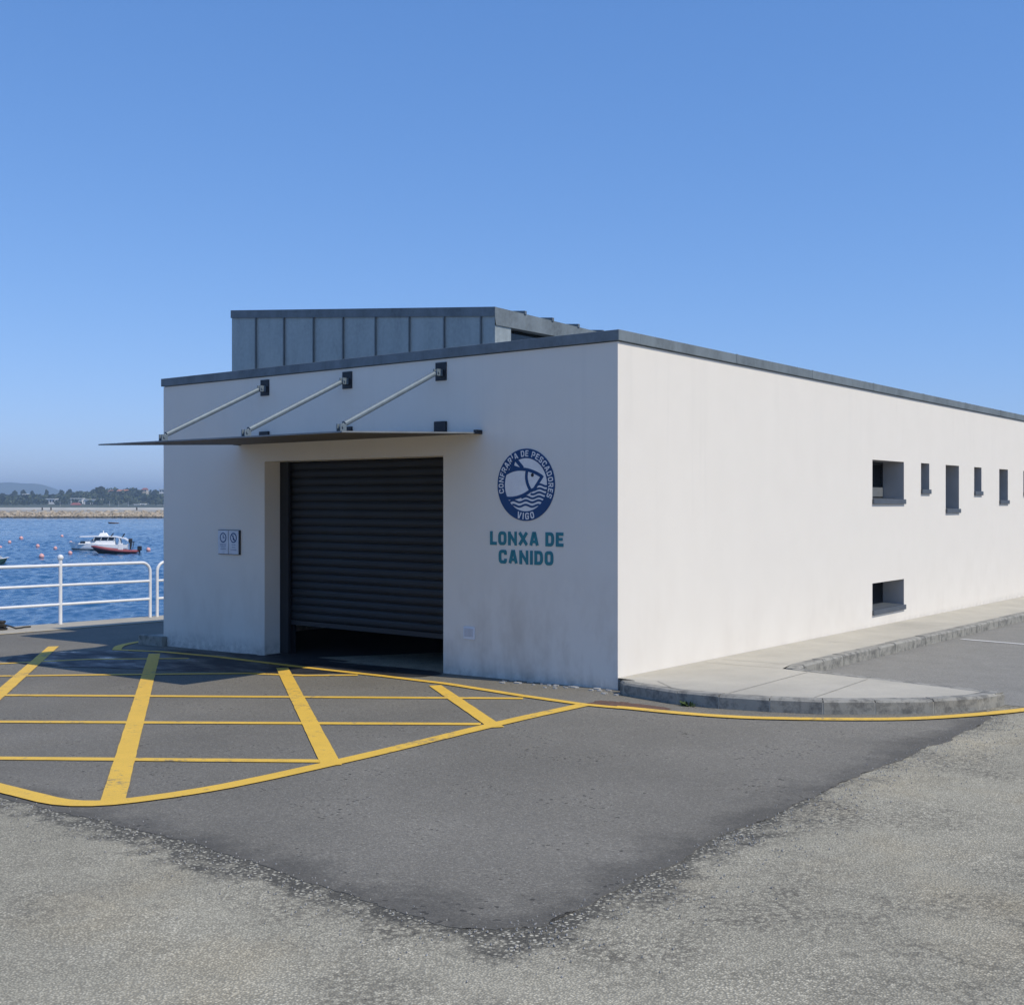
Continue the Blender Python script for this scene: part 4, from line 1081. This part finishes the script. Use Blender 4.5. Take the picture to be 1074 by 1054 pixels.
# blue mountain far behind
m = MB(); HD = 5200
prof = [(-700, 0), (-420, 40), (-250, 75), (-120, 84), (-40, 90), (10, 92), (22, 88), (35, 90), (45, 84), (58, 66), (72, 38), (92, 14), (130, 9), (200, 7), (420, 6), (700, 0)]
hs = []
for k in range(241):
    px_ = -700 + 1400*k/240
    for (a, za), (b_, zb) in zip(prof, prof[1:]):
        if a <= px_ <= b_: hs.append((px_, za + (zb-za)*(px_-a)/(b_-a) + 2.0*noise.noise((px_*.05, 0, 0)))); break
rows = [(HD - 700, -.1), (HD - 300, .45), (HD, 1.0), (HD + 500, .6), (HD + 1000, -.1)]
for (d0, f0), (d1, f1) in zip(rows, rows[1:]):
    for (a, za), (b_, zb) in zip(hs, hs[1:]):
        m.quad(far(a, d0, SEA + max(-2, za*f0 + 3*noise.noise((a*.03, d0*.01, 1)) if f0 > 0 else -2)), far(b_, d0, SEA + max(-2, zb*f0 + 3*noise.noise((b_*.03, d0*.01, 1)) if f0 > 0 else -2)),
               far(b_, d1, SEA + max(-2, zb*f1 + 3*noise.noise((b_*.03, d1*.01, 1)) if f1 > 0 else -2)), far(a, d1, SEA + max(-2, za*f1 + 3*noise.noise((a*.03, d1*.01, 1)) if f1 > 0 else -2)))
tag(m.build('hills', M['hill']), kind='structure')

# ------------------------------------------------------------------ haze, sky, sun, camera
HAZE = 2.6e-4
if HAZE:
    m = MB(); m.box((-9500, -4500, SEA - 2.2), (3000, 9500, 130)); hzm = bpy.data.materials.new('haze'); hzm.use_nodes = True
    nt = hzm.node_tree; nt.nodes.remove(nt.nodes['Principled BSDF'])
    pv = nt.nodes.new('ShaderNodeVolumePrincipled'); pv.inputs['Color'].default_value = (.58, .78, 1.0, 1); pv.inputs['Density'].default_value = HAZE; pv.inputs['Anisotropy'].default_value = 0.0
    nt.links.new(pv.outputs[0], nt.nodes['Material Output'].inputs['Volume'])
    tag(m.build('haze', hzm), 'thin blue sea haze', 'haze', kind='stuff')
SUN = Vector((.82, .10, 1.0)).normalized()
el = math.asin(SUN.z); az = math.atan2(SUN.x, SUN.y)
W = bpy.data.worlds.new('World'); S.world = W; W.use_nodes = True
sk = W.node_tree.nodes.new('ShaderNodeTexSky'); sk.sky_type = 'NISHITA'; sk.sun_disc = False
sk.sun_elevation = el; sk.sun_rotation = az; sk.air_density = .7; sk.dust_density = 0.0; sk.ozone_density = 6.0
bg = W.node_tree.nodes['Background']; SKY = .15; bg.inputs[1].default_value = SKY
wn_, wl = W.node_tree.nodes, W.node_tree.links        # gentle colour response of a deep blue sky
sp_ = wn_.new('ShaderNodeSeparateColor'); cb_ = wn_.new('ShaderNodeCombineColor'); wl.new(sk.outputs[0], sp_.inputs[0])
for i_, (ref, val, gm) in enumerate(((.168, .168, .85), (.319, .364, .65), (.638, .79, .50))):
    p_ = wn_.new('ShaderNodeMath'); p_.operation = 'POWER'; wl.new(sp_.outputs[i_], p_.inputs[0]); p_.inputs[1].default_value = gm
    q_ = wn_.new('ShaderNodeMath'); q_.operation = 'MULTIPLY'; wl.new(p_.outputs[0], q_.inputs[0]); q_.inputs[1].default_value = val * (SKY / ref) ** gm / SKY
    wl.new(q_.outputs[0], cb_.inputs[i_])
wl.new(cb_.outputs[0], bg.inputs[0])
sl = bpy.data.lights.new('sun', 'SUN'); sl.energy = 3.68; sl.angle = R_(.53); sl.color = (1, .925, .79)
so = bpy.data.objects.new('sun', sl); COL.objects.link(so); so.rotation_euler = SUN.to_track_quat('Z', 'Y').to_euler(); so.location = (30, 5, 40)
cd = bpy.data.cameras.new('camera'); cam = bpy.data.objects.new('camera', cd); COL.objects.link(cam)
cam.location = CAM; cam.rotation_euler = (math.pi/2, 0, YAW)
cd.sensor_fit = 'HORIZONTAL'; cd.sensor_width = 36; cd.lens = 36*FPX/1074; cd.clip_start = .1; cd.clip_end = 30000
S.camera = cam
S.render.resolution_x, S.render.resolution_y = 1024, 1004
S.view_settings.view_transform = 'Standard'; S.view_settings.look = 'None'; S.view_settings.exposure = 0; S.view_settings.gamma = 1
S.cycles.use_denoising = True
S.cycles.max_bounces = 8; S.cycles.volume_bounces = 0
